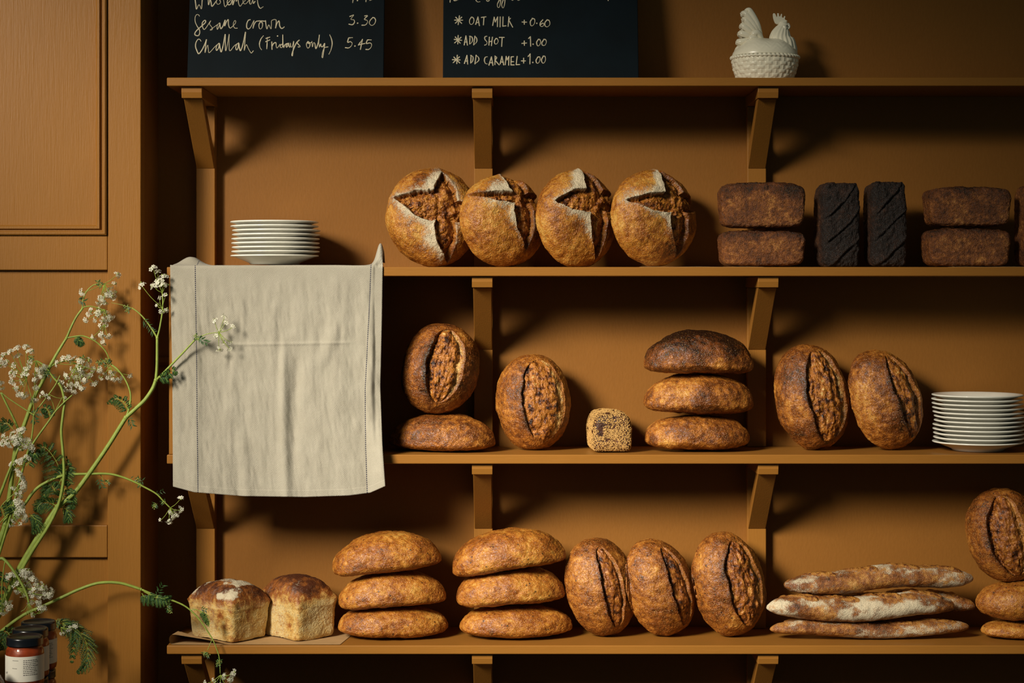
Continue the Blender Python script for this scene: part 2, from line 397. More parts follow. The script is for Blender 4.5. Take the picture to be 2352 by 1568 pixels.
# ------------------------------------------------------------------ chalkboards
def chalkboard(x0, x1, label, strokes, rows, colx):
    zb_ = ZS[0]; yb = .085; H = .62; lean = math.radians(10); th = .012
    lx0, _, _ = P(x0, 178, yb); lx1, _, _ = P(x1, 178, yb)
    up = np.array((0, math.sin(lean), math.cos(lean))); nr = np.array((0, -math.cos(lean), math.sin(lean)))
    base = np.array((0, yb, zb_+th*math.sin(lean)+.0008))
    r = empty('chalkboard', ((lx0+lx1)/2, yb, zb_), label, 'chalkboard', 'navy chalkboards on the top shelf')
    o0 = np.array(r.location)
    mb = MB(); c = []
    for x in (lx0, lx1):
        for v in (0, H):
            for t in (0, -th): c.append(np.array((x, 0, 0))+base+up*v+nr*t-o0)
    mb.add(c, [(0, 1, 3, 2), (4, 6, 7, 5), (0, 4, 5, 1), (2, 3, 7, 6), (0, 2, 6, 4), (1, 5, 7, 3)])
    bevel(mb.build('board', M_slate, r), .0015)
    # handwriting: round-nibbed strokes lying on the board
    mbs = {}
    camp = np.array((0, -D, CZ))
    def hit(p):
        d = P(p[0], p[1], 0)-camp; t = np.dot(base-camp, nr)/np.dot(d, nr); return camp+d*t
    for (pts, wd) in strokes:
        ym = np.mean([p[1] for p in pts]); xm = np.mean([p[0] for p in pts])
        row_ = sum(ym > q_ for q_ in rows); key = (row_, sum(xm > q_ for q_ in colx[min(row_, 1)]))
        mb = mbs.setdefault(key, MB())
        if len(pts) == 1:
            q = hit(pts[0]); V = [q+nr*.0006-o0]
            for a in range(10): V.append(q+nr*.0005+wd*.75*(math.cos(a*.6283)*np.array((1, 0, 0))+math.sin(a*.6283)*up)-o0)
            mb.add(V, [(0, 1+a, 1+(a+1) % 10) for a in range(10)]); continue
        s_ = spline(pts, 7); q = np.array([hit(p) for p in s_])
        T = np.gradient(q, axis=0); T /= np.linalg.norm(T, axis=1)[:, None]+1e-9
        S = np.cross(T, nr); n = len(q)
        w_ = wd*(.85+.25*np.sin(np.linspace(0, 7, n)+len(pts)))*.5
        ends = []
        V = np.concatenate((q+S*w_[:, None], q+nr*.0004, q-S*w_[:, None]))+nr*.0005-o0
        F = []
        for i in range(n-1):
            F += [(i, i+1, n+i+1, n+i), (n+i, n+i+1, 2*n+i+1, 2*n+i)]
        mb.add(V, F)
        for q_, T_, S_, ww in ((q[0], -T[0], S[0], w_[0]), (q[-1], T[-1], S[-1], w_[-1])):
            Vc = [q_+nr*.0008-o0]+[q_+nr*.0005+ww*(math.cos(a)*S_+math.sin(a)*T_)-o0 for a in np.linspace(0, math.pi, 7)]
            mb.add(Vc, [(0, 1+a, 2+a) for a in range(6)])
    for key in sorted(mbs): mbs[key].build('lettering', M_chalk, r, smooth=False)
    return r
def tr(ox, sc, *ss): return [[(ox+a/sc, b/sc) for a, b in s] for s in ss]
A_ = tr(420, 8.7125,
 [(240, -60), (262, 110), (275, 185), (325, 95), (372, 180), (385, 60), (390, -60)],
 [(505, -150), (513, 98), (545, 0), (565, 40), (585, 128), (650, 50), (700, -20), (672, 30), (690, 82), (730, 80), (755, 40), (720, -30)],
 [(800, -150), (815, 0), (845, 135), (900, 70), (955, 0), (930, -40), (890, 30), (910, 95), (960, 80), (1000, -20), (1000, 100), (1035, 0), (1062, -40), (1072, 30), (1100, -30), (1120, 80), (1150, 125), (1200, 60), (1255, 0), (1240, -40), (1203, 20), (1225, 75), (1270, 70), (1330, 0)],
 [(1390, -40), (1342, 0), (1340, 70), (1368, 80), (1400, 5), (1412, 70), (1445, 30)],
 [(1490, -150), (1500, 60), (1545, 165), (1610, 135)],
 [(335, 325), (310, 295), (270, 300), (245, 360), (250, 440), (290, 530), (330, 590), (340, 650), (320, 705), (280, 715), (240, 690), (255, 640), (310, 580), (380, 520), (450, 455), (455, 415), (430, 412), (395, 450), (388, 500), (405, 565), (430, 590), (470, 550), (560, 415), (535, 480), (570, 530), (595, 575), (580, 600), (548, 600), (610, 555), (690, 495)],
 [(730, 460), (690, 510), (685, 575), (700, 580), (735, 500), (742, 460), (750, 540), (765, 575), (805, 520), (848, 402), (836, 522), (872, 440), (910, 393), (913, 480), (930, 545), (952, 562), (990, 535), (1050, 470), (1058, 420), (1035, 418), (1012, 470), (1018, 530), (1045, 565), (1090, 565)],
 [(1350, 395), (1310, 410), (1280, 480), (1280, 550), (1310, 582), (1355, 550), (1395, 470), (1425, 410), (1415, 480), (1405, 570), (1430, 490), (1470, 430), (1550, 420)],
 [(1560, 430), (1525, 490), (1530, 560), (1560, 580), (1590, 540), (1595, 470), (1565, 425), (1640, 425)],
 [(1655, 415), (1665, 500), (1685, 580), (1720, 500), (1765, 580), (1775, 490), (1782, 410), (1868, 405), (1855, 565), (1880, 480), (1925, 420), (1940, 520), (1970, 568), (2000, 565), (2030, 540)],
 [(365, 825), (340, 790), (305, 790), (265, 850), (255, 930), (280, 1010), (320, 1075), (390, 990), (450, 860), (475, 790), (455, 920), (445, 1055), (470, 970), (500, 905), (510, 980), (530, 1055), (640, 940), (725, 865)],
 [(725, 865), (690, 900), (665, 970), (680, 1010), (720, 950), (732, 870), (745, 960), (770, 1040), (810, 900), (848, 685), (850, 850), (858, 1020), (895, 880), (928, 685), (925, 850), (940, 1018), (1030, 920), (1115, 860)],
 [(1115, 860), (1080, 890), (1060, 950), (1075, 1000), (1105, 960), (1120, 862), (1132, 950), (1155, 1015), (1205, 880), (1255, 640), (1245, 800), (1230, 1005), (1250, 940), (1275, 895), (1310, 970), (1350, 1040), (1375, 1060), (1410, 1020)],
 [(1615, 715), (1565, 780), (1535, 870), (1545, 950), (1575, 995)],
 [(1690, 755), (1687, 860), (1680, 980)], [(1665, 770), (1740, 745)], [(1660, 835), (1740, 800)],
 [(1780, 840), (1785, 990)], [(1785, 935), (1815, 875), (1862, 855), (1870, 930), (1890, 960), (1945, 890)], [(1895, 722)],
 [(1990, 885), (1960, 905), (1950, 945), (1985, 950), (1999, 890), (2000, 695), (2003, 880), (2020, 950)])
B_ = tr(650, 8.7125,
 [(15, 945), (50, 890), (95, 872), (65, 920), (75, 945), (105, 910), (115, 860), (125, 930), (140, 945), (152, 860), (155, 930), (185, 935), (215, 825), (213, 920), (200, 1040), (190, 1115), (180, 1090), (215, 980), (270, 860), (325, 805)],
 [(325, 805), (288, 838), (300, 880), (340, 920), (340, 940), (305, 940)],
 [(500, 830), (470, 880), (480, 940), (505, 965), (535, 930), (540, 870), (505, 838), (505, 872), (570, 850)],
 [(580, 830), (590, 940), (612, 860), (638, 870), (650, 950), (668, 965), (710, 840), (730, 695), (718, 850), (730, 945)],
 [(730, 945), (755, 880), (765, 930), (800, 930), (835, 870), (825, 960), (805, 1090), (795, 1155), (780, 1130), (800, 1020), (835, 955), (900, 940)],
 [(935, 695), (970, 780), (985, 880), (960, 1000), (920, 1085)],
 [(1340, 330), (1378, 315), (1415, 305), (1360, 385), (1420, 400), (1430, 450), (1390, 495), (1320, 485)], [(1493, 465)],
 [(1635, 320), (1690, 320), (1630, 385), (1685, 410), (1690, 450), (1650, 500), (1580, 505)],
 [(1800, 350), (1745, 410), (1730, 470), (1775, 510), (1830, 480), (1855, 410), (1830, 360), (1795, 352)],
 [(1390, 755), (1350, 757), (1315, 760)], [(1315, 760), (1295, 845), (1350, 835), (1385, 870), (1360, 930), (1310, 960), (1250, 955)], [(1440, 922)],
 [(1590, 790), (1550, 845), (1510, 900)], [(1510, 900), (1640, 870)], [(1590, 790), (1550, 990)],
 [(1765, 800), (1725, 798), (1690, 800)], [(1690, 800), (1670, 870), (1740, 860), (1775, 890), (1760, 950), (1715, 990), (1660, 990)],
 [(1350, -70), (1410, -90), (1395, 55)], [(1490, 12)], [(1670, -90), (1660, 35)], [(1800, -80), (1735, -70), (1800, -40), (1780, -5), (1735, 12)])
C_ = tr(1010, 8.7125,
 [(215, -90), (208, 45)], [(270, -60), (280, 0), (310, 15), (370, -5)], [(790, -90), (740, -60), (725, 0), (760, 40), (805, 35)], [(930, -40), (940, 15), (980, 20), (1015, -30)],
 [(1230, -60), (1185, 20), (1155, 90), (1165, 150), (1195, 140), (1215, 60), (1222, -40)], [(1300, -60), (1260, 30), (1240, 100), (1260, 158), (1285, 140), (1303, 50), (1308, -40)],
 [(1410, -40), (1450, 5), (1490, -20)], [(1530, -40), (1570, 5), (1620, -20)],
 [(395, 318), (370, 495)], [(298, 403), (460, 405)], [(320, 345), (440, 470)], [(440, 345), (315, 465)],
 [(635, 345), (600, 400), (600, 465), (635, 492), (675, 455), (685, 385), (650, 345), (625, 355)],
 [(720, 490), (765, 340)], [(765, 340), (795, 515)], [(735, 455), (785, 450)], [(835, 350), (925, 338)], [(885, 345), (875, 500)],
 [(1060, 510), (1090, 345)], [(1090, 345), (1112, 440)], [(1112, 440), (1160, 340)], [(1160, 340), (1155, 535)], [(1212, 340), (1208, 540)], [(1268, 340), (1262, 525)], [(1262, 525), (1325, 518)],
 [(1385, 340), (1370, 530)], [(1415, 368), (1382, 400)], [(1382, 400), (1460, 545)],
 [(1650, 443), (1738, 445)], [(1692, 405), (1692, 488)], [(1860, 370), (1815, 430), (1820, 500), (1850, 520), (1895, 470), (1900, 390), (1850, 368)], [(1942, 467)],
 [(370, 712), (362, 880)], [(292, 790), (440, 808)], [(312, 740), (410, 865)], [(428, 748), (298, 860)],
 [(490, 900), (525, 718)], [(525, 718), (555, 905)], [(495, 845), (550, 840)], [(608, 725), (600, 880)], [(590, 725), (640, 740), (660, 800), (640, 850), (600, 885)], [(705, 725), (680, 900)], [(700, 725), (735, 760), (745, 820), (720, 865), (680, 900)],
 [(945, 725), (905, 740), (905, 790), (945, 840), (940, 885), (900, 905)], [(995, 745), (985, 905)], [(1055, 745), (1035, 915)], [(985, 840), (1045, 825)], [(1130, 770), (1095, 820), (1105, 875), (1140, 880), (1170, 830), (1150, 775), (1125, 770)], [(1195, 750), (1290, 750)], [(1250, 750), (1240, 930)],
 [(1645, 870), (1738, 862)], [(1692, 820), (1695, 910)], [(1780, 770), (1815, 735)], [(1815, 735), (1820, 925)], [(1868, 885)],
 [(352, 1105), (342, 1275)], [(255, 1195), (410, 1200)], [(285, 1145), (400, 1260)], [(395, 1140), (270, 1255)],
 [(495, 1270), (545, 1110)], [(545, 1110), (560, 1285)], [(510, 1225), (560, 1220)], [(630, 1110), (620, 1260)], [(615, 1105), (665, 1140), (660, 1220), (620, 1268)], [(730, 1105), (705, 1280)], [(725, 1105), (775, 1150), (780, 1210), (705, 1280)],
 [(955, 1135), (910, 1150), (895, 1210), (915, 1270), (950, 1280)], [(985, 1305), (1035, 1140)], [(1035, 1140), (1065, 1310)], [(1005, 1255), (1060, 1255)], [(1110, 1130), (1105, 1295)], [(1105, 1120), (1140, 1150), (1110, 1210)], [(1110, 1210), (1190, 1300)],
 [(1210, 1280), (1245, 1130)], [(1245, 1130), (1280, 1300)], [(1225, 1240), (1275, 1245)], [(1310, 1295), (1330, 1130)], [(1330, 1130), (1350, 1200)], [(1350, 1200), (1385, 1130)], [(1385, 1130), (1380, 1305)],
 [(1475, 1135), (1430, 1140)], [(1430, 1140), (1425, 1300)], [(1425, 1300), (1490, 1300)], [(1430, 1235), (1480, 1235)], [(1550, 1130), (1530, 1295)], [(1530, 1295), (1600, 1292)],
 [(1635, 1220), (1715, 1220)], [(1680, 1165), (1680, 1265)], [(1770, 1130), (1810, 1080)], [(1810, 1080), (1805, 1280)], [(1862, 1250)])
D_ = tr(1150, 7.127,
 [(690, 325), (650, 375), (648, 420), (680, 435), (708, 410), (695, 380), (655, 400)], [(765, 325), (725, 370), (730, 425), (765, 440), (805, 400), (795, 340), (760, 325)],
 [(620, 645), (590, 690), (600, 745), (630, 745), (655, 690), (640, 648), (615, 645)], [(710, 645), (675, 700), (685, 740), (725, 740), (748, 690), (735, 650), (705, 645)],
 [(610, 935), (580, 985), (590, 1030), (620, 1030), (645, 980), (640, 935), (605, 935)], [(700, 920), (670, 975), (680, 1025), (710, 1030), (735, 980), (725, 925), (695, 920)], [(1760, -30), (1760, 10)])
chalkboard(429.5, 881, 'navy chalkboard at the left, listing Sesame crown and Challah prices in script', [(s, .0023) for s in A_+B_], (24, 80), ((785,), (785,)))
chalkboard(1017, 1467, 'navy chalkboard with asterisked capital lines for oat milk, shot and caramel', [(s, .0023) for s in C_+D_], (28, 74, 116), ((1075, 1300), (1197,)))

# ------------------------------------------------------------------ plates
def plate_mb():
    R = .1035
    prof = [(.0005, .0035), (.050, .0032), (.053, .0004), (.0575, .0004), (.0600, .0040), (.070, .0085), (R-.010, .0175), (R-.002, .0190), (R, .0203), (R-.0004, .0220), (R-.003, .0228), (R-.008, .0220), (.072, .0125), (.062, .0082), (.048, .0072), (.0005, .0072)]
    mb = MB(); mb.lathe(prof, 96); return mb
proto = None
ORD = ['Bottom', 'Second', 'Third', 'Fourth', 'Fifth', 'Sixth', 'Seventh', 'Eighth', 'Ninth', 'Tenth', 'Eleventh', 'Top']
def plates(n, cx, Y, z, offs, where_, group, dz=.0097, dx=1.0):
    global proto
    for i in range(n):
        x = (cx+offs[i]-CX)/1000*kk(Y)
        if proto is None:
            o = plate_mb().build('plate', M_ceramic, smooth=True, origin=(0, 0, 0)); proto = o
        else:
            o = proto.copy(); COL.objects.link(o)
        o.location = (x, Y, z+i*dz); o.scale = (dx, dx, 1); o.rotation_euler = (0, 0, i*1.3)
        pos = 'topmost' if i == n-1 else ('lowest' if i == 0 else ORD[i].lower()+' up')
        tag(o, 'white china plate, %s in the stack %s' % (pos, where_), 'plate', group)
plates(9, 633, .105, ZS[1]+.0066, [-2, 0, 1, 0, 0, 1.5, 2, -2, -2.5], 'behind the linen cloth', 'plates stacked behind the cloth', .0099, 1.0)
plates(12, 2247, .112, ZS[2]+.0005, [-1, 1.5, 1.5, 0, 0, 3, 3, 0, -1, -2, -3, -2], 'beside the leaning sourdough', 'plates stacked at the right', .0100, 1.02)

# ------------------------------------------------------------------ linen cloth
def cloth():
    nu, nv = 240, 300
    L = lambda pts, t: np.array([np.interp(t, [p[0] for p in pts], [p[1] for p in pts])]).T[:, 0]
    u = np.linspace(0, 1, nu); W_ = .488
    top_len, drop = .085, .525
    vv = np.concatenate((np.linspace(-top_len, 0, 50, endpoint=False), np.linspace(0, drop, nv-50)))
    U, Vv = np.meshgrid(u, vv)
    t = np.clip(Vv/drop, 0, 1)
    left = np.interp(t, [0, .12, .5, 1], [391, 392, 396, 397.5]); right = np.interp(t, [0, .2, .55, .8, 1], [879, 877.5, 873, 878, 885])
    X = left+(right-left)*U
    bot = np.interp(U, [0, .1, .33, .62, .83, .93, 1], [1117, 1130, 1139, 1141, 1137.5, 1131, 1116])
    top = 609.5+3*np.sin(U*7)*.3-3*np.exp(-(U/.03)**2)
    Yp = top+(bot-top)*t
    p = np.stack((U.ravel()*9, Vv.ravel()*4, np.zeros(U.size)), 1)
    f1 = fbm(p, 3, 3).reshape(U.shape); f2 = fbm(p*np.array((3.2, 1.6, 1)), 8, 3).reshape(U.shape)
    f3 = fbm(p*np.array((1.3, 5, 1)), 21, 3).reshape(U.shape)
    s = sstep(0, .15, t)
    dep = .006+.012*t**1.3+.004*np.sin(U*9+.5)*t
    dep = dep+s*(f1*.0050+f2*.0011+f3*.0010+.0016*fbm(np.stack((U.ravel()*34-Vv.ravel()*14, Vv.ravel()*20, U.ravel()*0), 1), 33, 3).reshape(U.shape))
    rid = lambda u0, w, a, lo, hi, sl=0: a*np.exp(-((U-u0-sl*(t-.5))/w)**2)*sstep(lo, lo+.18, t)*(1-sstep(hi-.15, hi, t))
    dep = dep+rid(.535, .022, .007, .28, 1.12)+rid(.60, .03, -.005, .3, 1.0, -.08)+rid(.09, .06, .006, .05, .75, .1)+rid(.30, .03, .005, .66, 1.15, .1)+rid(.70, .03, .004, .15, .5, -.35)
    dep = dep+.0016*np.exp(-((t-.345+.01*U)/.006)**2)*sstep(.22, .3, U)*(1-sstep(.8, .9, U))
    dep = dep+rid(.95, .05, .012, .68, 1.2, .12)+rid(.9, .04, -.004, .5, 1.1, .1)+rid(.28, .012, -.005, .25, .5)
    dep = dep+.010*sstep(.90, 1, U)*sstep(.6, 1, t)
    Y3 = -np.maximum(dep, .0042)
    k = (D+Y3)/D
    Wx = (X-CX)/1000*k; Wz = CZ+(HZ-Yp)/1000*k
    # right side turned back on itself
    fold = sstep(.955, .975, U)
    Y3 = Y3+fold*(.010-.004*t)*(1-sstep(.55, .95, t))
    # part that lies on the shelf top
    onTop = Vv < 0
    yt = -Vv-.004
    zt = ZS[1]+.0028+.0015*(f1+1)*.5
    lump = .020*np.exp(-((U-.075)/.055)**2)*sstep(.02, .055, yt)+.046*np.exp(-((U-.985)/.022)**2)*np.exp(-((yt-.03)/.03)**2)
    lump = lump+.006*sstep(.9, 1, U)*sstep(0, .02, yt)
    Wx = np.where(onTop, (X-CX)/1000, Wx); Y3 = np.where(onTop, yt, Y3); Wz = np.where(onTop, zt+lump, Wz)
    # round the edge over
    V = np.stack((Wx, Y3, Wz), 2)
    for _ in range(6):
        b = slice(44, 60)
        V[b] = .25*V[43:59]+.5*V[44:60]+.25*V[45:61]
    bad = (V[..., 1] > -.0032) & (V[..., 2] < ZS[1]+.0026)
    V[..., 2] = np.where(bad & onTop, ZS[1]+.0026, V[..., 2]); V[..., 1] = np.where(bad & ~onTop, -.0034, V[..., 1])
    m = np.arange(nu*len(vv)).reshape(len(vv), nu)
    F = np.stack((m[:-1, :-1], m[1:, :-1], m[1:, 1:], m[:-1, 1:]), 2).reshape(-1, 4)
    uv = np.stack((U.ravel()*W_, (drop-Vv).ravel()), 1)
    return V.reshape(-1, 3), F, uv
M_linen, nt, b = new_mat('woven_linen'); n = N(nt)
uvn = n.new('ShaderNodeTexCoord').outputs['UV']; sx = n.new('ShaderNodeSeparateXYZ'); n.put(sx.inputs[0], uvn)
uu, vv_ = sx.outputs[0], sx.outputs[1]
band = n.math('PINGPONG', n.math('MULTIPLY', uu, 40.0), 1.0)     # herringbone bands
wrp = n.math('MULTIPLY', n.noise(uvn, 60, 3), .006)
wv = n.math('ADD', n.math('ADD', n.math('MULTIPLY', uu, 1.15), n.math('MULTIPLY', vv_, -1.0)), n.math('ADD', wrp, n.math('MULTIPLY', band, .0035)))
tw = n.math('SINE', n.math('MULTIPLY', wv, 2*math.pi/.0042))
th = n.noise(n.coords('UV', False, (900, 260, 1)), 1.0, 3, .7); th2 = n.noise(n.coords('UV', False, (260, 900, 1)), 1.0, 3, .7)
blo = n.noise(uvn, 22, 4)
hgt = n.math('ADD', n.math('MULTIPLY', tw, .2), n.math('ADD', th, th2))
lin = n.ramp(n.math('ADD', n.math('MULTIPLY', hgt, .35), n.math('MULTIPLY', blo, .3)), [(.15, srgb(144, 135, 117)), (.8, srgb(192, 184, 166))])
def line(u0, slope=0.0):
    du = n.math('ABSOLUTE', n.math('SUBTRACT', uu, n.math('ADD', u0, n.math('MULTIPLY', n.math('SUBTRACT', .5, vv_), slope))))
    on = n.math('LESS_THAN', du, .0011); dash = n.math('GREATER_THAN', n.math('SINE', n.math('MULTIPLY', vv_, 2*math.pi/.0046)), -.45)
    return n.math('MULTIPLY', on, dash)
st = n.math('MAXIMUM', line(.0575), line(.4605, -.028))
n.put(b.inputs['Base Color'], n.mix(st, lin, srgb(28, 30, 58))); b.inputs['Roughness'].default_value = .85
b.inputs['Sheen Weight'].default_value = .15
hem = n.maprange(vv_, .014, .0155, 1, 0)
n.put(b.inputs['Normal'], n.bump(n.math('ADD', hgt, n.math('MULTIPLY', hem, 1.2)), .55, .0011))
V, F, uv = cloth()
o = mesh_obj('linen_cloth', V, F, M_linen, uv=uv, origin=(V[:, 0].mean(), 0, ZS[1]))
sm = o.modifiers.new('thickness', 'SOLIDIFY'); sm.thickness = .0016; sm.offset = 0
tag(o, 'beige linen cloth with two blue stitched lines, hanging over the shelf edge', 'cloth')

# ------------------------------------------------------------------ bread
def cubesphere(n):
    g = np.linspace(-1, 1, n+1); g = np.tan(g*math.pi/4)
    A, B = np.meshgrid(g, g, indexing='ij'); one = np.ones_like(A)
    fs = [(one, A, B), (-one, B, A), (B, one, A), (A, -one, B), (A, B, one), (B, A, -one)]
    V = np.concatenate([np.stack(f, 2).reshape(-1, 3) for f in fs]); m = np.arange((n+1)**2).reshape(n+1, n+1)
    q = np.stack((m[:-1, :-1], m[1:, :-1], m[1:, 1:], m[:-1, 1:]), 2).reshape(-1, 4)
    F = np.concatenate([q+i*(n+1)**2 for i in range(6)])
    key = np.round(V*1e5).astype(np.int64)
    _, idx, inv = np.unique(key, axis=0, return_index=True, return_inverse=True)
    return V[idx], inv.reshape(-1)[F]
_cs = {}
def cs(n):
    if n not in _cs: _cs[n] = cubesphere(n)
    return _cs[n]
def vnormals(V, F):
    a = V[F[:, 2]]-V[F[:, 0]]; b_ = V[F[:, 3]]-V[F[:, 1]]; fn = np.cross(a, b_)
    Nn = np.zeros_like(V)
    for i in range(4):
        for d in range(3): Nn[:, d] += np.bincount(F[:, i], weights=fn[:, d], minlength=len(V))
    return Nn/(np.linalg.norm(Nn, axis=1)[:, None]+1e-12)

def base_loaf(n, a, b_, h, e1=2.2, e2=2.3, flat=.45, bend=0.0, taper=0.0):
    """superellipsoid dome, length 2a on x, width 2b on y, top at z = h, flattened underside"""
    c, F = cs(n); x, y, z = c[:, 0], c[:, 1], c[:, 2]
    r = ((np.abs(x)**e1+np.abs(y)**e1)**(e2/e1)+np.abs(z)**e2)**(1/e2)
    p = c/r[:, None]
    zz = np.where(p[:, 2] > 0, p[:, 2]*h*(1-flat*.5), -np.abs(p[:, 2])**.88*h*flat*.5)
    sc = 1-taper*p[:, 0]
    V = np.stack((p[:, 0]*a, p[:, 1]*b_*sc, zz*(1-.5*taper*p[:, 0])), 1)
    V[:, 2] -= bend*(p[:, 0]**2)
    return V, F, p

def finish(V, F, p, seed, lump=.004, micro=.0006, lscale=22):
    Nn = vnormals(V, F)
    V = V+Nn*(lump*fbm(V*lscale, seed, 3)+.0016*fbm(V*70, seed+5, 3))[:, None]
    V = V+Nn*(micro*fbm(V*320, seed+9, 2))[:, None]
    return V

def batard(n, a, b_, h, seed, gash=None, flat=.45, bend=0.0, taper=0.0, lump=.004, burn=(.0, 0), e1=2.15, e2=2.25, micro=.0007, flour=0):
    """gash: dict(c=offset, k=curve, w=half width (of b), l=half length (of a), depth, ear) ; low side of v is the lip"""
    V, F, p = base_loaf(n, a, b_, h, e1, e2, flat, bend, taper)
    V = finish(V, F, p, seed, lump, micro)
    M = np.zeros((len(V), 4))
    q = V*np.array((1, 1, 1.0))
    rim = np.clip(p[:, 2], 0, 1)
    M[:, 2] = burn[0]+burn[1]*rim+.25*fbm(V*26, seed+31, 3)
    M[:, 1] = flour*np.clip(.5+fbm(V*14, seed+77, 3), 0, 1)
    if gash:
        Nn = vnormals(V, F)
        for g in (gash if isinstance(gash, list) else [gash]):
            u = V[:, 0]/a; v = V[:, 1]/b_
            top = sstep(.05, .30, p[:, 2])
            lw = np.sqrt(np.clip(1-((u-g.get('u0', 0))/g['l'])**2, 0, 1))
            wob = .06*fbm(np.stack((u*3, u*0+seed, u*0), 1), seed+2, 3)
            v0 = g['c']+g.get('s', 0)*u+g['k']*(1-u*u)+wob
            w = g['w']*lw+1e-6
            s = (v-v0)/w
            ins = sstep(-1.0-.03/np.maximum(lw, .15), -1.0+.06, s)*(1-sstep(.86, 1.06, s))*sstep(.0, .25, lw)*top
            d_l = np.clip((-1-s)*w*b_, 0, None); d_r = np.clip((s-1)*w*b_, 0, None)
            outl = (s < -1)*top*lw; outr = (s > 1)*top*lw
            prof = np.interp(s, [-1, -.85, -.45, .15, .60, .78, .93, 1], [1.0, 1.0, .25, .0, .12, .62, .5, .3])+.25*fbm(np.stack((u*2.2, v*9, u*0), 1), seed+91, 3)
            rough = fbm(V*np.array((55, 90, 55)), seed+41, 4)
            dv = -g['depth']*prof*ins*lw+ins*rough*g.get('rough', .0045)
            dv = dv+outl*g['ear']*np.exp(-d_l/.009)+outr*g['ear']*.45*np.exp(-d_r/.007)
            V = V+Nn*dv[:, None]
            V[:, 1] += outl*g['ear']*.8*np.exp(-d_l/.007)
            M[:, 0] = np.maximum(M[:, 0], ins)
            M[:, 2] += outl*.55*np.exp(-d_l/.005)+.5*ins*sstep(.2, -.95, s)*0
            M[:, 3] = np.maximum(M[:, 3], g.get('cream', .5)*ins*np.exp(-((s-.82)/.16)**2)*sstep(-.2, .3, fbm(V*40, seed+3, 2)+.3))
            M[:, 2] += .35*ins*np.clip(fbm(V*35, seed+61, 3), -1, 1)
    return V, F, np.clip(M, 0, 1)

def miche(n, R, h, seed, arms, flat=.5, flour=1.0, lump=.004, rs=.25):
    """round loaf with a star of cuts; arms: (angle deg, length, half width, curve) from centre (cx, cy)"""
    V, F, p = base_loaf(n, R, R, h, 2.0, 2.35, flat)
    V = finish(V, F, p, seed, lump)
    Nn = vnormals(V, F); M = np.zeros((len(V), 4))
    u = V[:, 0]/R; v = V[:, 1]/R; top = sstep(.02, .2, p[:, 2])
    wob = .05*fbm(V*30, seed+4, 3)
    sd = np.full(len(V), 9.0)
    for (cx, cy, ang, ln, hw, cur) in arms:
        t = math.radians(ang); dx, dy = math.cos(t), math.sin(t)
        al = (u-cx)*dx+(v-cy)*dy; ac = -(u-cx)*dy+(v-cy)*dx
        tt = np.clip(al/ln, -.2, 1.2)
        ac = ac-cur*tt*tt
        wd = hw*np.interp(tt, [-.2, 0, .25, .6, .95, 1.05], [.0, .55, 1, .85, .12, -.25])
        s_ = np.abs(ac)-wd
        s_ = np.where(al < -.05*1, np.maximum(s_, -al*1.0), s_)
        s_ = np.where(al > ln, np.maximum(s_, al-ln), s_)
        sd = np.minimum(sd, s_)
    sd = sd+wob*.5
    ins = (1-sstep(-.02, .012, sd))*top
    out = np.clip(sd, 0, None)*R
    rough = fbm(V*np.array((60, 60, 60)), seed+41, 4)
    dep = -.013*ins*np.exp(np.clip(sd, -1, 0)*7.0)-.004*ins
    dep = dep+ins*rough*.0065
    lee = 1-(1-rs)*sstep(arms[0][0]-.02, arms[0][0]+.06, u)
    lip = (sd > 0)*top*sstep(0, .012, sd+.006)*.0055*np.exp(-out/.018)*lee
    V = V+Nn*(dep+lip)[:, None]
    M[:, 0] = ins
    M[:, 2] = .18*fbm(V*22, seed+31, 3)+.16*sstep(.2, .8, p[:, 2])*sstep(.0, .3, fbm(V*13, seed+8, 2)+.1)+(sd > 0)*top*.45*np.exp(-out/.0025)
    fz = fbm(V*11, seed+71, 2)
    dc = np.hypot(u-arms[0][0], v-arms[0][1])
    fl = (1-ins)*top*lee*(np.exp(-out/.027)*sstep(-.85, .05, fz)*(.30+.85*np.exp(-(dc/.66)**2))+.50*sstep(.10, .42, fz)*np.exp(-(dc/.9)**2)+.03)
    M[:, 1] = np.clip(fl*flour, 0, 1)
    return V, F, np.clip(M, 0, 1)

def rot(*axes):
    R_ = np.eye(3)
    for ax, deg in axes:
        R_ = np.array(Matrix.Rotation(math.radians(deg), 3, ax))@R_
    return R_
def fit(V, R_, box, Yc, zrest=None):
    """turn the loaf, give it its size and set it down; box = x0, x1, ytop, ybottom in the frame"""
    V = V@R_.T
    V = V-(V.max(0)+V.min(0))/2
    x0, x1, y0, y1 = box
    for _ in range(3):
        W = V+np.array((0, Yc, CZ)); cx = (x0+x1)/2
        W = W+np.array(((cx-CX)/1000*kk(Yc), 0, 0))
        zc = (HZ-(y0+y1)/2)/1000*kk(Yc); W[:, 2] += zc
        if zrest is not None: W[:, 2] += zrest-W[:, 2].min()
        a, b_ = px_of(W)
        sx_ = (x1-x0)/(a.max()-a.min())
        sz = ((b_.max() if zrest is not None else y1)-y0)/(b_.max()-b_.min())
        V = V*np.array((sx_, (sx_+sz)/2 if _ == 0 else 1, sz))
    W = V+np.array(((( x0+x1)/2-CX)/1000*kk(Yc), Yc, CZ+zc))
    if zrest is not None: W[:, 2] += zrest-W[:, 2].min()
    a, b_ = px_of(W)
    W[:, 0] += ((x0+x1)/2-(a.max()+a.min())/2)/1000*kk(Yc)
    if zrest is None: W[:, 2] -= ((y0+y1)/2-(b_.max()+b_.min())/2)/1000*kk(Yc)
    return W
CELL = .004
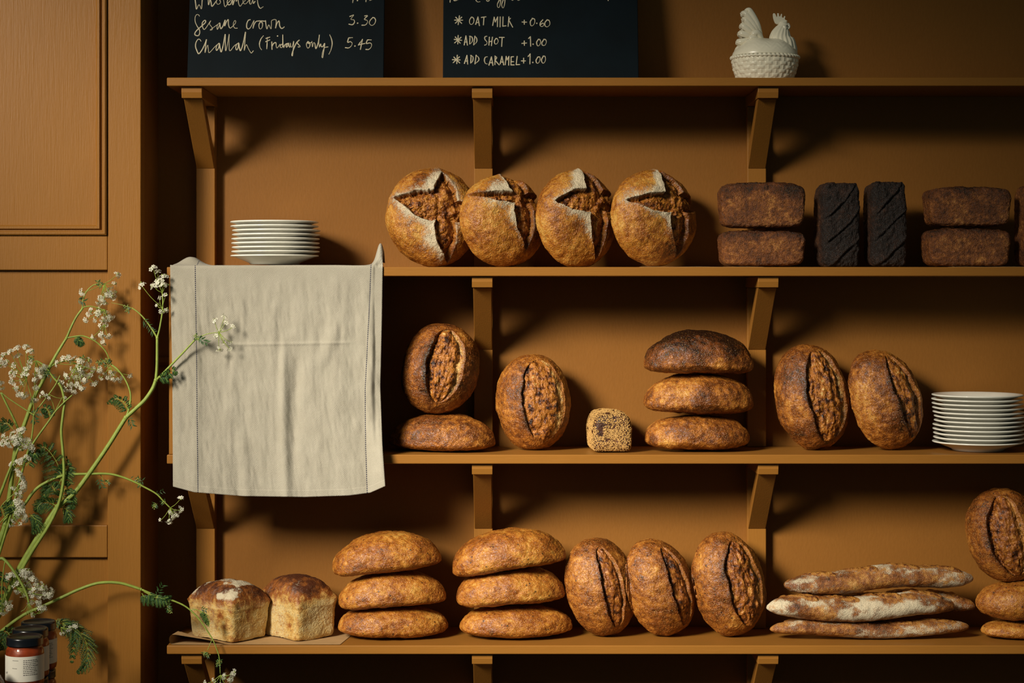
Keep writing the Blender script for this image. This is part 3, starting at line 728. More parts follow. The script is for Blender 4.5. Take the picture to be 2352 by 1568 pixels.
def _grid(A, a0, a1, val, mode):
    i = np.floor(A[:, a0]/CELL).astype(int); j = np.floor(A[:, a1]/CELL).astype(int)
    i0, j0 = i.min()-4, j.min()-4; n0, n1 = i.max()-i0+6, j.max()-j0+6
    g = np.full((n0, n1), -9.0)
    np.maximum.at(g, (i-i0, j-j0), val)
    h = g.copy()
    for di in (-1, 0, 1):
        for dj in (-1, 0, 1): h = np.maximum(h, np.roll(np.roll(g, di, 0), dj, 1))
    return h, i0, j0
def _look(G, A, a0, a1):
    h, i0, j0 = G
    i = np.clip(np.floor(A[:, a0]/CELL).astype(int)-i0, 0, h.shape[0]-1); j = np.clip(np.floor(A[:, a1]/CELL).astype(int)-j0, 0, h.shape[1]-1)
    return h[i, j]
def _spread(d, F, n=10):
    """carry a push over to the neighbouring vertices so that it stays a smooth dent"""
    for _ in range(n):
        a = np.zeros_like(d); w = np.zeros_like(d)
        m = d[F].mean(1)
        for i in range(4): a += np.bincount(F[:, i], weights=m, minlength=len(d)); w += np.bincount(F[:, i], minlength=len(d))
        d = np.maximum(d, a/np.maximum(w, 1))
    return d
def rest_on(W, lower, F, gap=.0012):
    """the soft underside takes the shape of what it lies on"""
    t = _look(_grid(lower, 0, 1, lower[:, 2], 0), W, 0, 1)+gap
    W = W.copy(); W[:, 2] += _spread(np.clip(t-W[:, 2], 0, None), F, 6); return W
def lean_on(W, other, F, gap=.0012):
    """the back takes the shape of the loaf it leans against"""
    t = -_look(_grid(other, 0, 2, -other[:, 1], 0), W, 0, 2)-gap
    W = W.copy(); W[:, 1] -= _spread(np.clip(W[:, 1]-t, 0, None), F, 10); return W
LAST = []
def loaf(name, VFM, mat, R_, box, Yc, zrest, label, cat='loaf', group=None, on=0, against=0):
    V, F, M = VFM
    W = fit(V, R_, box, Yc, zrest)
    for k_ in range(1, on+1): W = rest_on(W, LAST[-k_], F)
    for k_ in range(1, against+1): W = lean_on(W, LAST[-k_], F)
    LAST.append(W)
    if W[:, 1].max() > WY-.003: W[:, 1] -= W[:, 1].max()-(WY-.003)
    o = mesh_obj(name, W, F, mat, origin=((W[:, 0].max()+W[:, 0].min())/2, (W[:, 1].max()+W[:, 1].min())/2, W[:, 2].min()), attr=M)
    tag(o, label, cat, group); return o
# orientations: loaf axes are x length, y width, z top
def standing(yaw, roll, pitch=8):
    # length upright, top towards the camera; yaw > 0 turns the face to the right, roll > 0 leans the top to the left
    return rot(('X', -pitch), ('Y', -roll), ('Z', yaw))@UP0
UP0 = np.array(((0, 1, 0), (0, 0, -1), (-1, 0, 0)), dtype=float)
def lying(yaw=0, roll=0, pitch=0): return rot(('X', pitch), ('Y', roll), ('Z', yaw))
def facing(yaw, roll=0, pitch=8):
    # round loaf on its edge, top to the camera
    return rot(('X', 90), ('Y', roll), ('X', -pitch), ('Z', yaw))

G1 = 'round country loaves'
loaf('country_loaf', miche(160, .11, .10, 11, [(.12, .02, 84, .86, .27, .06), (.12, .12, 176, 1.0, .30, -.16), (.12, .0, -86, .95, .24, .05), (.12, .02, 2, .95, .22, .05), (.12, .1, 130, .5, .24, 0)], rs=.6, flour=1.2), C_miche,
     facing(14, 0, 6), (884, 1104, 384, 610), .105, ZS[1], 'round loaf first from the left, wide open star of cuts facing front', 'bread', G1)
cr = lambda cx, cy, w1, w2, k=.12, a1=180, a2=-88: [(cx, cy, 90, .80, w2, .04), (cx, cy, a1, 1.02, w1, -k), (cx, cy, a2, 1.15, w2, .04), (cx, cy, 2, .95, w1, -.1)]
loaf('country_loaf', miche(160, .11, .095, 23, cr(.16, .46, .12, .27, .07)), C_miche, facing(33, 0, 6), (1055, 1252, 399, 610), .100, ZS[1],
     'round loaf second from the left, smaller, floured corner beside a vertical cut', 'bread', G1, against=1)
loaf('country_loaf', miche(160, .11, .095, 37, cr(.26, .24, .24, .25, -.08, 168, -98), flour=1.5), C_miche, facing(31, -6, 6), (1230, 1418, 386, 610), .100, ZS[1],
     'round loaf third from the left, most floury flap with white spots', 'bread', G1, against=1)
loaf('country_loaf', miche(160, .11, .098, 53, cr(.16, .24, .22, .26, .10), flour=1.2), C_miche, facing(35, -2, 6), (1402, 1600, 388, 609), .100, ZS[1]+.0014,
     'round loaf rightmost of four, right half in shadow, gaping arched cut', 'bread', G1, against=1)

# rye tin loaves
def tin(n, a, b_, h, seed, dome=.012, lump=.002, coarse=.0018, e=8.0, slashes=False, burn=.0, topburn=.35):
    c, F = cs(n); x, y, z = c[:, 0], c[:, 1], c[:, 2]
    r = ((np.abs(x)**e+np.abs(y)**e)**(6.5/e)+np.abs(z)**6.5)**(1/6.5); p = c/r[:, None]
    zt = (p[:, 2]+1)/2
    tp = .93+.07*zt
    V = np.stack((p[:, 0]*a*tp, p[:, 1]*b_*tp, p[:, 2]*h/2), 1)
    up = sstep(.3, 1, p[:, 2])
    V[:, 2] += up*dome*(1-.5*p[:, 0]**2-.3*p[:, 1]**2)
    Nn = vnormals(V, F)
    M = np.zeros((len(V), 4))
    crag = fbm(V*55, seed, 4)
    V = V+Nn*(lump*fbm(V*24, seed+3, 3)+coarse*fbm(V*150, seed+7, 3)+up*.0045*crag)[:, None]
    M[:, 2] = burn+.2*fbm(V*30, seed+11, 3)+topburn*up
    if slashes:
        f = np.mod(V[:, 0]*1.0+V[:, 1]*.85+.02+.010*fbm(V*22, seed+23, 2), .062)-.031
        sl = np.exp(-(f/.0035)**2)*up*sstep(.95, .5, np.abs(p[:, 1]))
        V = V-Nn*(sl*.0050*np.clip(.7+fbm(V*30, seed+29, 2), .1, 1))[:, None]; M[:, 2] += .3*sl
        ri = np.exp(-((f+.008)/.004)**2)*up; V = V+Nn*(ri*.003)[:, None]
    return V, F, np.clip(M, 0, 1)
GR = 'dark rye tin loaves'
loaf('rye_loaf', tin(100, .1, .05, .084, 3, .006), C_rye, lying(2), (1647, 1850, 528, 612), .085, ZS[1]+.0012, 'dark rye tin loaf, lower of the stack beside the round loaves', 'bread', GR)
loaf('rye_loaf', tin(100, .1, .05, .10, 5, .014), C_rye, lying(-1), (1647, 1850, 417, 525), .085, None, 'dark rye tin loaf, upper of the stack under the bracket', 'bread', GR, on=1)
rye_up = lambda yaw: rot(('Z', yaw))@UP0
loaf('rye_loaf', tin(100, .1, .05, .10, 15, .006, slashes=True, burn=.05), C_ryedark, rye_up(8), (1868, 1976, 418, 612), .095, ZS[1], 'black rye loaf on end with slashed front, left of the pair', 'bread', GR)
loaf('rye_loaf', tin(100, .1, .05, .10, 19, .006, slashes=True, burn=.1), C_ryedark, rye_up(6), (1982, 2084, 416, 612), .095, ZS[1], 'black rye loaf on end with slashed front, right of the pair', 'bread', GR)
loaf('rye_loaf', tin(100, .1, .05, .088, 29, .006), C_rye, lying(3), (2115, 2321, 522, 612), .085, ZS[1]+.0012, 'dark rye tin loaf, lower of the stack nearest the right edge', 'bread', GR)
loaf('rye_loaf', tin(100, .1, .05, .095, 33, .011), C_rye, lying(1), (2117, 2323, 427, 523), .085, None, 'dark rye tin loaf, upper of the stack nearest the right edge', 'bread', GR, on=1)
loaf('rye_loaf', tin(80, .1, .05, .10, 39, .006, slashes=True), C_rye, rye_up(10), (2328, 2440, 421, 612), .085, ZS[1], 'dark rye loaf on end, cut off by the right edge of the photo', 'bread', GR)

# dark sourdough shelf
GS = 'dark sourdough loaves'
loaf('sourdough_loaf', batard(110, .12, .08, .1, 61, dict(c=.35, k=.1, w=.25, l=.6, depth=.006, ear=.005), bend=.0), C_dark, lying(-14, 0, 0), (892, 1138, 948, 1042), .105, ZS[2], 'dark sourdough loaf lying under another, next to the cloth', 'bread', GS)
loaf('sourdough_loaf', batard(130, .11, .08, .1, 62, dict(c=.02, k=.02, w=.50, l=.80, depth=.016, ear=.007, rough=.006, cream=1), burn=(.1, 0)), C_dark, standing(6, -9, 10), (920, 1102, 742, 950), .105, None, 'dark sourdough standing on a lying loaf, wide oval opening facing front', 'bread', GS, on=1)
loaf('sourdough_loaf', batard(130, .115, .085, .1, 63, dict(c=.12, k=.02, w=.60, l=.84, depth=.006, ear=.005, rough=.004, cream=1)), C_dark, standing(8, 2, 8), (1138, 1312, 813, 1040), .115, ZS[2], 'plump sourdough standing alone beside the sesame loaf, broad split facing front', 'bread', GS, against=2)
S3 = 'stacked dark sourdough'
loaf('sourdough_loaf', batard(110, .125, .08, .1, 64, None, flat=.62, lump=.005, burn=(.0, .0)), C_dark, lying(4), (1480, 1722, 952, 1043), .105, ZS[2], 'sourdough loaf at the bottom of the three-loaf stack by the bracket', 'bread', GS)
loaf('sourdough_loaf', batard(110, .125, .08, .1, 65, None, flat=.62, lump=.005, bend=.006), C_dark, lying(3, 1), (1477, 1731, 857, 952), .105, None, 'sourdough loaf in the middle of the three-loaf stack by the bracket', 'bread', GS, on=1)
loaf('sourdough_loaf', batard(110, .125, .08, .1, 66, dict(c=.3, k=.05, w=.2, l=.7, depth=.004, ear=.006), flat=.5, lump=.005, bend=.008, burn=(.12, .55)), C_dark, lying(3, 1), (1478, 1731, 756, 859), .105, None, 'burnt-topped sourdough loaf, topmost of the three-loaf stack by the bracket', 'bread', GS, on=1)
loaf('sourdough_loaf', batard(130, .12, .085, .1, 67, dict(c=.10, k=-.05, w=.58, l=.86, depth=.013, ear=.007, rough=.006, cream=.9), burn=(.12, 0)), C_dark, standing(20, 7, 8), (1777, 1952, 790, 1037), .115, ZS[2], 'darker of two leaning sourdough loaves, deep ragged split, beside the bracket', 'bread', GS)
loaf('sourdough_loaf', batard(130, .12, .08, .1, 68, dict(c=.08, k=-.05, w=.42, l=.84, depth=.014, ear=.009, rough=.004, cream=.2)), C_dark, standing(32, 13, 8), (1947, 2121, 802, 1038), .115, ZS[2], 'leaning sourdough loaf with one dark ear, next to the right plates', 'bread', GS, against=1)

# sesame loaf: arch-topped little tin loaf with a coat of seeds
V, F, M = tin(120, .052, .09, .104, 71, .010, .001, .0008, 9.0, burn=.05, topburn=.1)
V[:, 0] *= np.where(V[:, 2] > .015, 1-.9*np.clip(V[:, 2]-.015, 0, None)/.05*.28, 1)
W = fit(V, lying(4), (1347, 1451, 938, 1042), .115, ZS[2])
og = np.array(((W[:, 0].max()+W[:, 0].min())/2, .115, ZS[2]))
sl = empty('sesame_loaf', og, 'small square loaf crusted all over with pale sesame seeds', 'bread')
mesh_obj('crust', W-og, F, C_seedbase, sl, attr=M)
rs = np.random.RandomState(4); Nn = vnormals(W, F)
ids = np.where((W[:, 2] > ZS[2]+.004))[0]; den = fbm(W[ids]*60, 5, 2); ids = ids[den > -.42]
ids = rs.choice(ids, 8500, replace=False)
ic, iF = cs(2); ic = ic/np.linalg.norm(ic, axis=1)[:, None]
nv = len(ic); SV = np.zeros((len(ids)*nv, 3)); SF = np.zeros((len(ids)*len(iF), 4), dtype=np.int64)
for k_, i in enumerate(ids):
    nn = Nn[i]; t1 = np.cross(nn, rs.randn(3)); t1 /= np.linalg.norm(t1); t2 = np.cross(nn, t1)
    s_ = rs.uniform(.8, 1.2)
    SV[k_*nv:(k_+1)*nv] = W[i]-og+nn*.0005+s_*(ic[:, :1]*t1*.0014+ic[:, 1:2]*t2*.0009+ic[:, 2:]*nn*.0007)
    SF[k_*len(iF):(k_+1)*len(iF)] = iF+k_*nv
tag(mesh_obj('seed_coat', SV, SF, M_sesame, sl), kind='stuff')

# lowest shelf: pale tin loaves on paper
def white_tin(n, a, b_, hs, dome, seed, flour, brn=.6):
    """straight tin sides up to hs, then a bulging top"""
    c, F = cs(n); x, y, z = c[:, 0], c[:, 1], c[:, 2]
    e = 11.0; mx = np.maximum(np.abs(x), np.abs(y))+1e-9
    r = (np.abs(x)**e+np.abs(y)**e)**(1/e)+1e-9
    px, py = x*mx/r, y*mx/r                     # square with soft corners
    top = z > .9999; bot = z < -.9999
    dh = ((1-np.clip(np.abs(px), 0, 1)**3.0)*(1-np.clip(np.abs(py), 0, 1)**3.0))**.46
    zt = np.where(top, 1+dh*dome/hs, np.where(bot, 0, (z+1)/2))
    tp = .94+.06*np.clip(zt, 0, 1)-.03*np.exp(-(zt/.05)**2)
    swell = 1+.035*sstep(.9, 1.15, zt)+.02*np.exp(-((zt-1.12)/.15)**2)
    V = np.stack((px*a*tp*swell, py*b_*tp*swell, zt*hs), 1)
    Nn = vnormals(V, F); up = sstep(.98, 1.1, zt)
    V = V+Nn*(.0028*fbm(V*22, seed, 3)+.0010*fbm(V*75, seed+2, 3)+.0004*fbm(V*300, seed+3, 2)+up*.0028*fbm(V*np.array((70, 34, 60)), seed+6, 4))[:, None]
    ln = np.exp(-((zt-1.02)/.035)**2)*np.clip(.45+fbm(V*36, seed+21, 2), 0, 1); V = V-Nn*(ln*.0030)[:, None]
    M = np.zeros((len(V), 4)); hz = np.clip((zt-1)/(dome/hs), 0, 1)
    M[:, 2] = .16*fbm(V*24, seed+9, 3)+brn*sstep(.25, 1.0, hz)*(.8+.9*fbm(V*20, seed+19, 2))+.30*sstep(.0, .3, hz)
    side = 1-sstep(.9, 1.02, zt)
    M[:, 3] = .8*side*sstep(-.15, .5, fbm(V*15, seed+4, 2)+.25)+.5*ln
    fz = fbm(V*np.array((26, 14, 20)), seed+13, 3)
    M[:, 1] = flour*sstep(.2, .55, hz)*np.clip(.42+1.5*fz+.5*fbm(V*70, seed+15, 2), 0, 1)
    return V, F, np.clip(M, 0, 1)
loaf('tin_loaf', white_tin(120, .075, .058, .085, .066, 83, .35, .8), C_tin, lying(-47), (592, 776, 1317, 1483), .120, ZS[3]+.0012, 'pale tin loaf with plain brown domed top, second on the lowest shelf', 'bread', 'pale tin loaves')
loaf('tin_loaf', white_tin(120, .075, .058, .080, .060, 81, 1.0, .55), C_tin, lying(-40), (430, 622, 1328, 1481), .098, ZS[3]+.0026, 'pale tin loaf with flour-dusted top, leftmost on the lowest shelf', 'bread', 'pale tin loaves', against=1)
TIN1 = LAST[-1]

GG = 'golden seeded loaves'
def stack(cfg, where_, mat):
    names = ['bottom', 'middle', 'topmost']
    for i, (box, roll, bend, flat, seed, gash) in enumerate(cfg):
        loaf('seeded_loaf', batard(110, .125, .08, .1, seed, gash, flat=flat, bend=bend, lump=.0045, taper=.03), mat, lying(5, roll), box, .105-.002*i, ZS[3] if i == 0 else None,
             'golden seeded loaf, %s of three in the stack %s' % (names[i], where_), 'bread', GG, on=1 if i else 0)
stack([((776, 1030, 1385, 1480), 0, .000, .62, 91, None), ((777, 1025, 1306, 1401), -4, .010, .52, 92, None), ((763, 1014, 1217, 1324), -7, .012, .55, 93, dict(c=.45, k=.05, w=.2, l=.7, depth=.003, ear=.004))], 'beside the pale tin loaves', C_gold)
stack([((1055, 1315, 1384, 1477), 0, .000, .62, 94, None), ((1048, 1299, 1295, 1395), -4, .010, .52, 95, None), ((1039, 1300, 1210, 1324), -9, .014, .55, 96, None)], 'left of the leaning loaves', C_gold)
GL = 'leaning brown seeded loaves'
g_ = lambda c, w: dict(c=c, k=-.06, w=w, l=.82, depth=.010, ear=.007, rough=.004, cream=.35)
loaf('seeded_loaf', batard(130, .12, .085, .1, 101, g_(.02, .34), lump=.003), C_brown, standing(24, 9, 8), (1296, 1463, 1234, 1467), .105, ZS[3], 'brown seeded loaf, first of three leaning, single long ridged cut', 'bread', GL)
loaf('seeded_loaf', batard(130, .12, .08, .1, 102, g_(.14, .34), lump=.003), C_brown, standing(34, 12, 8), (1434, 1597, 1236, 1465), .110, ZS[3], 'brown seeded loaf, middle of three leaning, right side in shadow', 'bread', GL, against=1)
loaf('seeded_loaf', batard(130, .125, .085, .1, 103, dict(c=.12, k=-.05, w=.54, l=.82, depth=.009, ear=.006, rough=.006, cream=.7), lump=.004), C_brown, standing(24, 8, 8), (1587, 1761, 1220, 1469), .105, ZS[3], 'brown seeded loaf, last of three leaning, wide craggy split, beside the baguettes', 'bread', GL, against=1)
# right edge group
loaf('seeded_loaf', batard(110, .125, .08, .1, 105, None, flat=.8), C_gold, lying(6), (2252, 2470, 1418, 1483), .095, ZS[3], 'golden seeded loaf at the bottom of the pile by the right edge', 'bread', GG)
loaf('seeded_loaf', batard(110, .125, .08, .1, 106, None, flat=.9, bend=.004), C_gold, lying(4, 1), (2240, 2466, 1331, 1426), .095, None, 'golden seeded loaf under the standing one in the pile by the right edge', 'bread', GG, on=1)
loaf('seeded_loaf', batard(130, .115, .085, .1, 107, dict(c=.05, k=-.12, w=.50, l=.84, depth=.016, ear=.007, rough=.006, cream=1), lump=.003), C_brown, standing(-4, 12, 6), (2216, 2400, 1120, 1337), .095, None, 'brown seeded loaf standing atop the pile by the right edge', 'bread', GL, on=2)

# baguettes
def baguette(n, L_, r, seed, flour, bow=.006, cuts=4):
    nu, nv = 260, 72
    u = np.linspace(-1, 1, nu); th = np.linspace(0, 2*math.pi, nv, endpoint=False)
    U, T = np.meshgrid(u, th, indexing='ij')
    rad = r*np.clip(1-np.abs(U)**5.5, 0, 1)**.55*(1-.10*np.abs(U)**2)+.0004
    y = rad*np.cos(T); z = rad*np.sin(T)*np.where(np.sin(T) < 0, .72, .95)
    X = U*L_/2
    V = np.stack((X.ravel(), y.ravel(), (z+bow*np.sin(U*4+seed)).ravel()), 1)
    m = np.arange(nu*nv).reshape(nu, nv); m2 = np.roll(m, -1, 1)
    F = np.stack((m[:-1], m2[:-1], m2[1:], m[1:]), 2).reshape(-1, 4)[:, ::-1].copy()
    Nn = vnormals(V, F)
    V = V+Nn*(.004*fbm(V*18, seed, 3)+.0014*fbm(V*70, seed+4, 3)+.0005*fbm(V*260, seed+5, 2))[:, None]
    M = np.zeros((len(V), 4)); Uf = U.ravel(); Tf = T.ravel()
    top = sstep(.25, .55, np.sin(Tf))
    ang = (Tf-math.pi/2)
    ins_all = np.zeros(len(V))
    for c_ in np.linspace(-.66, .66, cuts):
        al = (Uf-c_)/.20; ac = ang*.9-al*.55; w = .42*np.sqrt(np.clip(1-al*al, 0, 1))
        sd = np.abs(ac)-w; ins = (1-sstep(-.08, .05, sd))*(np.abs(al) < 1)*sstep(.0, .2, w)
        lip = np.exp(-np.clip(sd, 0, None)/.16)*(sd > 0)*(np.abs(al) < 1)
        V = V+Nn*(-.0035*ins+.0030*lip*(ac < 0)+ins*.003*fbm(V*90, seed+2, 3))[:, None]
        ins_all = np.maximum(ins_all, ins); M[:, 2] += .5*lip*(ac < 0)
    M[:, 0] = ins_all
    M[:, 1] = flour*(1-ins_all)*np.clip(.50+.75*fbm(V*np.array((9, 24, 24)), seed+9, 3)+.35*fbm(V*60, seed+1, 2), 0, .9)
    M[:, 2] += .2*fbm(V*26, seed+14, 3)+.1
    return V, F, np.clip(M, 0, 1)
GB = 'floured baguettes'
loaf('baguette', baguette(0, .46, .036, 111, .72), C_bag, lying(2), (1768, 2226, 1417, 1477), .080, ZS[3], 'floury baguette at the bottom of the pile, orange-brown flank showing', 'baguette', GB)
loaf('baguette', baguette(0, .42, .036, 112, 1.1), C_bag, lying(2, -.8), (1760, 2192, 1354, 1430), .070, None, 'whitest floury baguette, front one in the middle of the pile', 'baguette', GB, on=1)
loaf('baguette', baguette(0, .42, .034, 113, .7), C_bag, lying(-4, 0), (1824, 2241, 1350, 1412), .150, None, 'baguette behind the middle one, its shadowed tip sticking out right', 'baguette', GB, on=2)
loaf('baguette', baguette(0, .43, .036, 114, .85), C_bag, lying(3, -2.6), (1800, 2236, 1291, 1368), .095, None, 'topmost baguette of the pile with golden slashes along its back', 'baguette', GB, on=3)

# ------------------------------------------------------------------ paper sheets
def sheet(x0, x1, y0, y1, z, label, curl=0.0, skew=0.0):
    nu, nv = 60, 12
    V = []
    for i in range(nu+1):
        for j in range(nv+1):
            u = i/nu; v = j/nv; x = x0+(x1-x0)*u+skew*v; y = y0+(y1-y0)*v
            c = max(0, 1-u/.32); h = curl*c**1.6*(1-.2*v)
            V.append((x, y, z+.0006+h+.0003*math.sin(u*17+v*3)))
    m = np.arange((nu+1)*(nv+1)).reshape(nu+1, nv+1)
    F = np.stack((m[:-1, :-1], m[1:, :-1], m[1:, 1:], m[:-1, 1:]), 2).reshape(-1, 4)
    o = mesh_obj('paper_sheet', np.array(V), F, M_paper, origin=((x0+x1)/2, (y0+y1)/2, z))
    s_ = o.modifiers.new('thickness', 'SOLIDIFY'); s_.thickness = .0005
    tag(o, label, 'paper', 'paper liners under bread'); return o
xx = lambda p, Y=0: (p-CX)/1000*kk(Y)
# folded liner: lower leaf flat, upper leaf springing up at the fold
def folded():
    x0, x1 = xx(393, .02), xx(782, .02); nu, nv = 90, 30; y0, y1 = .006, .20
    fn_ = np.array((-math.sin(math.radians(40)), -math.cos(math.radians(40)))); off_ = (TIN1[:, :2]@fn_).max()
    V = []; 
    for i in range(nu+1):
        s = i/nu
        # profile runs along the lower leaf, round the fold at the left end, then back along the upper leaf
        if s < .42: t = s/.42; x = x0+(.14)*(1-t)+.006*t; h = .0004+.0006*t
        elif s < .58:
            t = (s-.42)/.16; a = math.pi*t; x = x0+.006-.008*math.sin(a); h = .0010+.0115*(1-math.cos(a))
        else: t = (s-.58)/.42; x = x0+.006+(x1-x0-.006)*t; h = .024*max(0, 1-t/.46)**1.25+.0010
        for j in range(nv+1):
            v = j/nv; q = np.array((x+.028*v, y0+(y1-y0)*v))
            hh = min(h, .0010+max(0, float(q@fn_)-off_)*.55) if s > .5 else min(h, .0009+max(0, float(q@fn_)-off_)*.25)
            V.append((q[0], q[1], ZS[3]+hh))
    m = np.arange((nu+1)*(nv+1)).reshape(nu+1, nv+1)
    F = np.stack((m[:-1, :-1], m[1:, :-1], m[1:, 1:], m[:-1, 1:]), 2).reshape(-1, 4)
    o = mesh_obj('paper_sheet', np.array(V), F, M_paper, origin=((x0+x1)/2, .1, ZS[3]))
    tag(o, 'brown paper sheet folded over at the left, under the pale tin loaves', 'paper', 'paper liners under bread')
folded()
sheet(xx(1472), xx(1756), .003, .19, ZS[1], 'thin brown paper under the last round loaf and the first rye stack')
sheet(xx(2190), xx(2470), .003, .19, ZS[1], 'thin brown paper under the rye stack nearest the right edge')


# ------------------------------------------------------------------ rooster dish
RY = .12; rk = kk(RY)
rx, rz = (1757-CX)/1000*rk, ZS[0]
rooster = empty('rooster_dish', (rx, RY, rz), 'cream ceramic dish with rooster lid and basketwork base on the top shelf', 'dish')
def basket():
    H = .060; ns = 34; prof = []
    for i in range(64):
        t = i/63; prof.append((.0600+.0180*math.sin(t*math.pi/2)**.8, t*H))
    seg = 420
    def fn(t, j, r, z):
        c = t/(2*math.pi)*26; v = z/H*6.6
        ci, vi = math.floor(c), math.floor(v); cf, vf = c-ci-.5, v-vi-.5
        if (ci+vi) % 2: h = max(0, 1-(2*cf)**4)*max(0, 1-(2.15*vf)**4)       # horizontal strand over
        else: h = .55*max(0, 1-(5*cf)**2)
        return .0021*h*(1 if .06 < z/H < .93 else .2)
    mb = MB(); mb.lathe(prof, seg, sy=.82, fn=fn)
    mb.lathe([(.0600, 0), (.001, .0003)], 96, sy=.82)
    # rope rim
    V = []; F = []; nr, nt_ = 360, 10
    for i in range(nr):
        a = 2*math.pi*i/nr
        for j in range(nt_):
            b_ = 2*math.pi*j/nt_; rr = .0036*(1+.28*math.sin(a*48+b_))
            V.append(((.0785+rr*math.cos(b_))*math.cos(a), (.0785+rr*math.cos(b_))*math.sin(a)*.82, H+rr*math.sin(b_)))
    F = [(i*nt_+j, ((i+1) % nr)*nt_+j, ((i+1) % nr)*nt_+(j+1) % nt_, i*nt_+(j+1) % nt_) for i in range(nr) for j in range(nt_)]
    mb.add(V, F); mb.build('basket', M_rooster, rooster, smooth=True)
basket()
def q_(x, y, dy=0.0): return np.array(((x-1757)/1000*rk, dy, (191.5-y)/1000*rk))   # photo outline to dish space
def loft(mb, path, ry, rz_, sides=40, fn=None, cap=True):
    """rings along a path in the xz plane; ry = half thickness in y, rz_ = half width in the plane"""
    path = np.array(path); n = len(path); T = np.gradient(path, axis=0); T /= np.linalg.norm(T, axis=1)[:, None]
    V = []
    for i in range(n):
        nn = np.array((-T[i][2], 0, T[i][0]))
        for j in range(sides):
            a = 2*math.pi*j/sides; f = 1+(fn(i/(n-1), a) if fn else 0)
            V.append(path[i]+nn*rz_[i]*math.cos(a)*f+np.array((0, 1, 0))*ry[i]*math.sin(a)*f)
    F = [(i*sides+j, i*sides+(j+1) % sides, (i+1)*sides+(j+1) % sides, (i+1)*sides+j) for i in range(n-1) for j in range(sides)]
    if cap: F += [tuple(range(sides)), tuple(range(n*sides-1, (n-1)*sides-1, -1))]
    mb.add(V, F)
# lid: low domed body with wing feathers
mb = MB(); H0 = .0645
nu, nv = 200, 50; V = []
for i in range(nu):
    a = 2*math.pi*i/nu
    for j in range(nv+1):
        t = j/nv; r = .0775*math.cos(t*math.pi/2)**.85 if j < nv else 0
        x = r*math.cos(a); y = r*math.sin(a)*.82; z = H0+.036*math.sin(t*math.pi/2)**1.15
        z += .012*math.exp(-((x+.03)/.028)**2)*t+.010*math.exp(-((x-.038)/.03)**2)*t
        # feather rows on the flank
        s_ = abs(math.sin(a))*sstep(.08, .3, t)*(1-sstep(.75, .95, t))
        fr = max(0, math.sin(t*34+3*math.sin(x*240)*1.0+x*60))
        d = .0008*s_*fr
        V.append((x*(1+d*10), y*(1+d*14), z))
F = [(i*(nv+1)+j, ((i+1) % nu)*(nv+1)+j, ((i+1) % nu)*(nv+1)+j+1, i*(nv+1)+j+1) for i in range(nu) for j in range(nv)]
mb.add(V, F); mb.lathe([(.001, H0-.0008), (.0775, H0-.0008), (.0785, H0+.001), (.0775, H0+.0015)], 120, sy=.82)
lid = mb.build('lid', M_rooster, rooster, smooth=True)
# tail: a fan of broad curved feathers with scalloped tips
mb = MB()
core = spline([q_(1745, 118), q_(1727, 100), q_(1716, 72), q_(1714, 46), q_(1713, 32)], 10)
n_ = len(core); tt = np.linspace(0, 1, n_)
loft(mb, core, .015-.010*tt, .022-.0165*tt**1.1, 36)
tips = [(1711, 29, 5), (1700, 35, 4), (1702, 47, 5), (1696, 60, 6), (1692, 75, 7), (1689, 92, 8), (1689, 107, 9)]
for i, (x, y, wd) in enumerate(tips):
    for sd in (-1, 1):
        b0 = q_(1750-1.5*i, 96+2.5*i); m1 = q_(1738-3*i, 58+7.5*i, sd*.013); m2 = q_((x+1728-3*i)/2, y-2+1.5*i, sd*.0125); e = q_(x+2, y+1, sd*.006)
        p_ = spline([b0, m1, m2, e], 9); n_ = len(p_); tt = np.linspace(0, 1, n_)
        r_ = (.0040+.0030*tt)*np.clip((1.03-tt)*7, .35, 1)
        loft(mb, p_, r_*.75, r_*1.25, 14, lambda t, a: .10*math.cos(4*a))
    if i % 2 == 0 and i < 6:
        for sd in (-1, 1):
            b0 = q_(1752-2*i, 104+i, sd*.012); m1 = q_(1738-3*i, 80+5*i, sd*.021); e = q_(1722-3*i, 84+5*i, sd*.022)
            p_ = spline([b0, m1, e], 9); n_ = len(p_); tt = np.linspace(0, 1, n_)
            r_ = (.004+.0026*np.sin(tt*math.pi*.8))*np.clip((1.02-tt)*6, .25, 1)
            loft(mb, p_, r_*.8, r_*1.2, 14, lambda t, a: .10*math.cos(4*a))
mb.build('tail', M_rooster, lid, smooth=True)
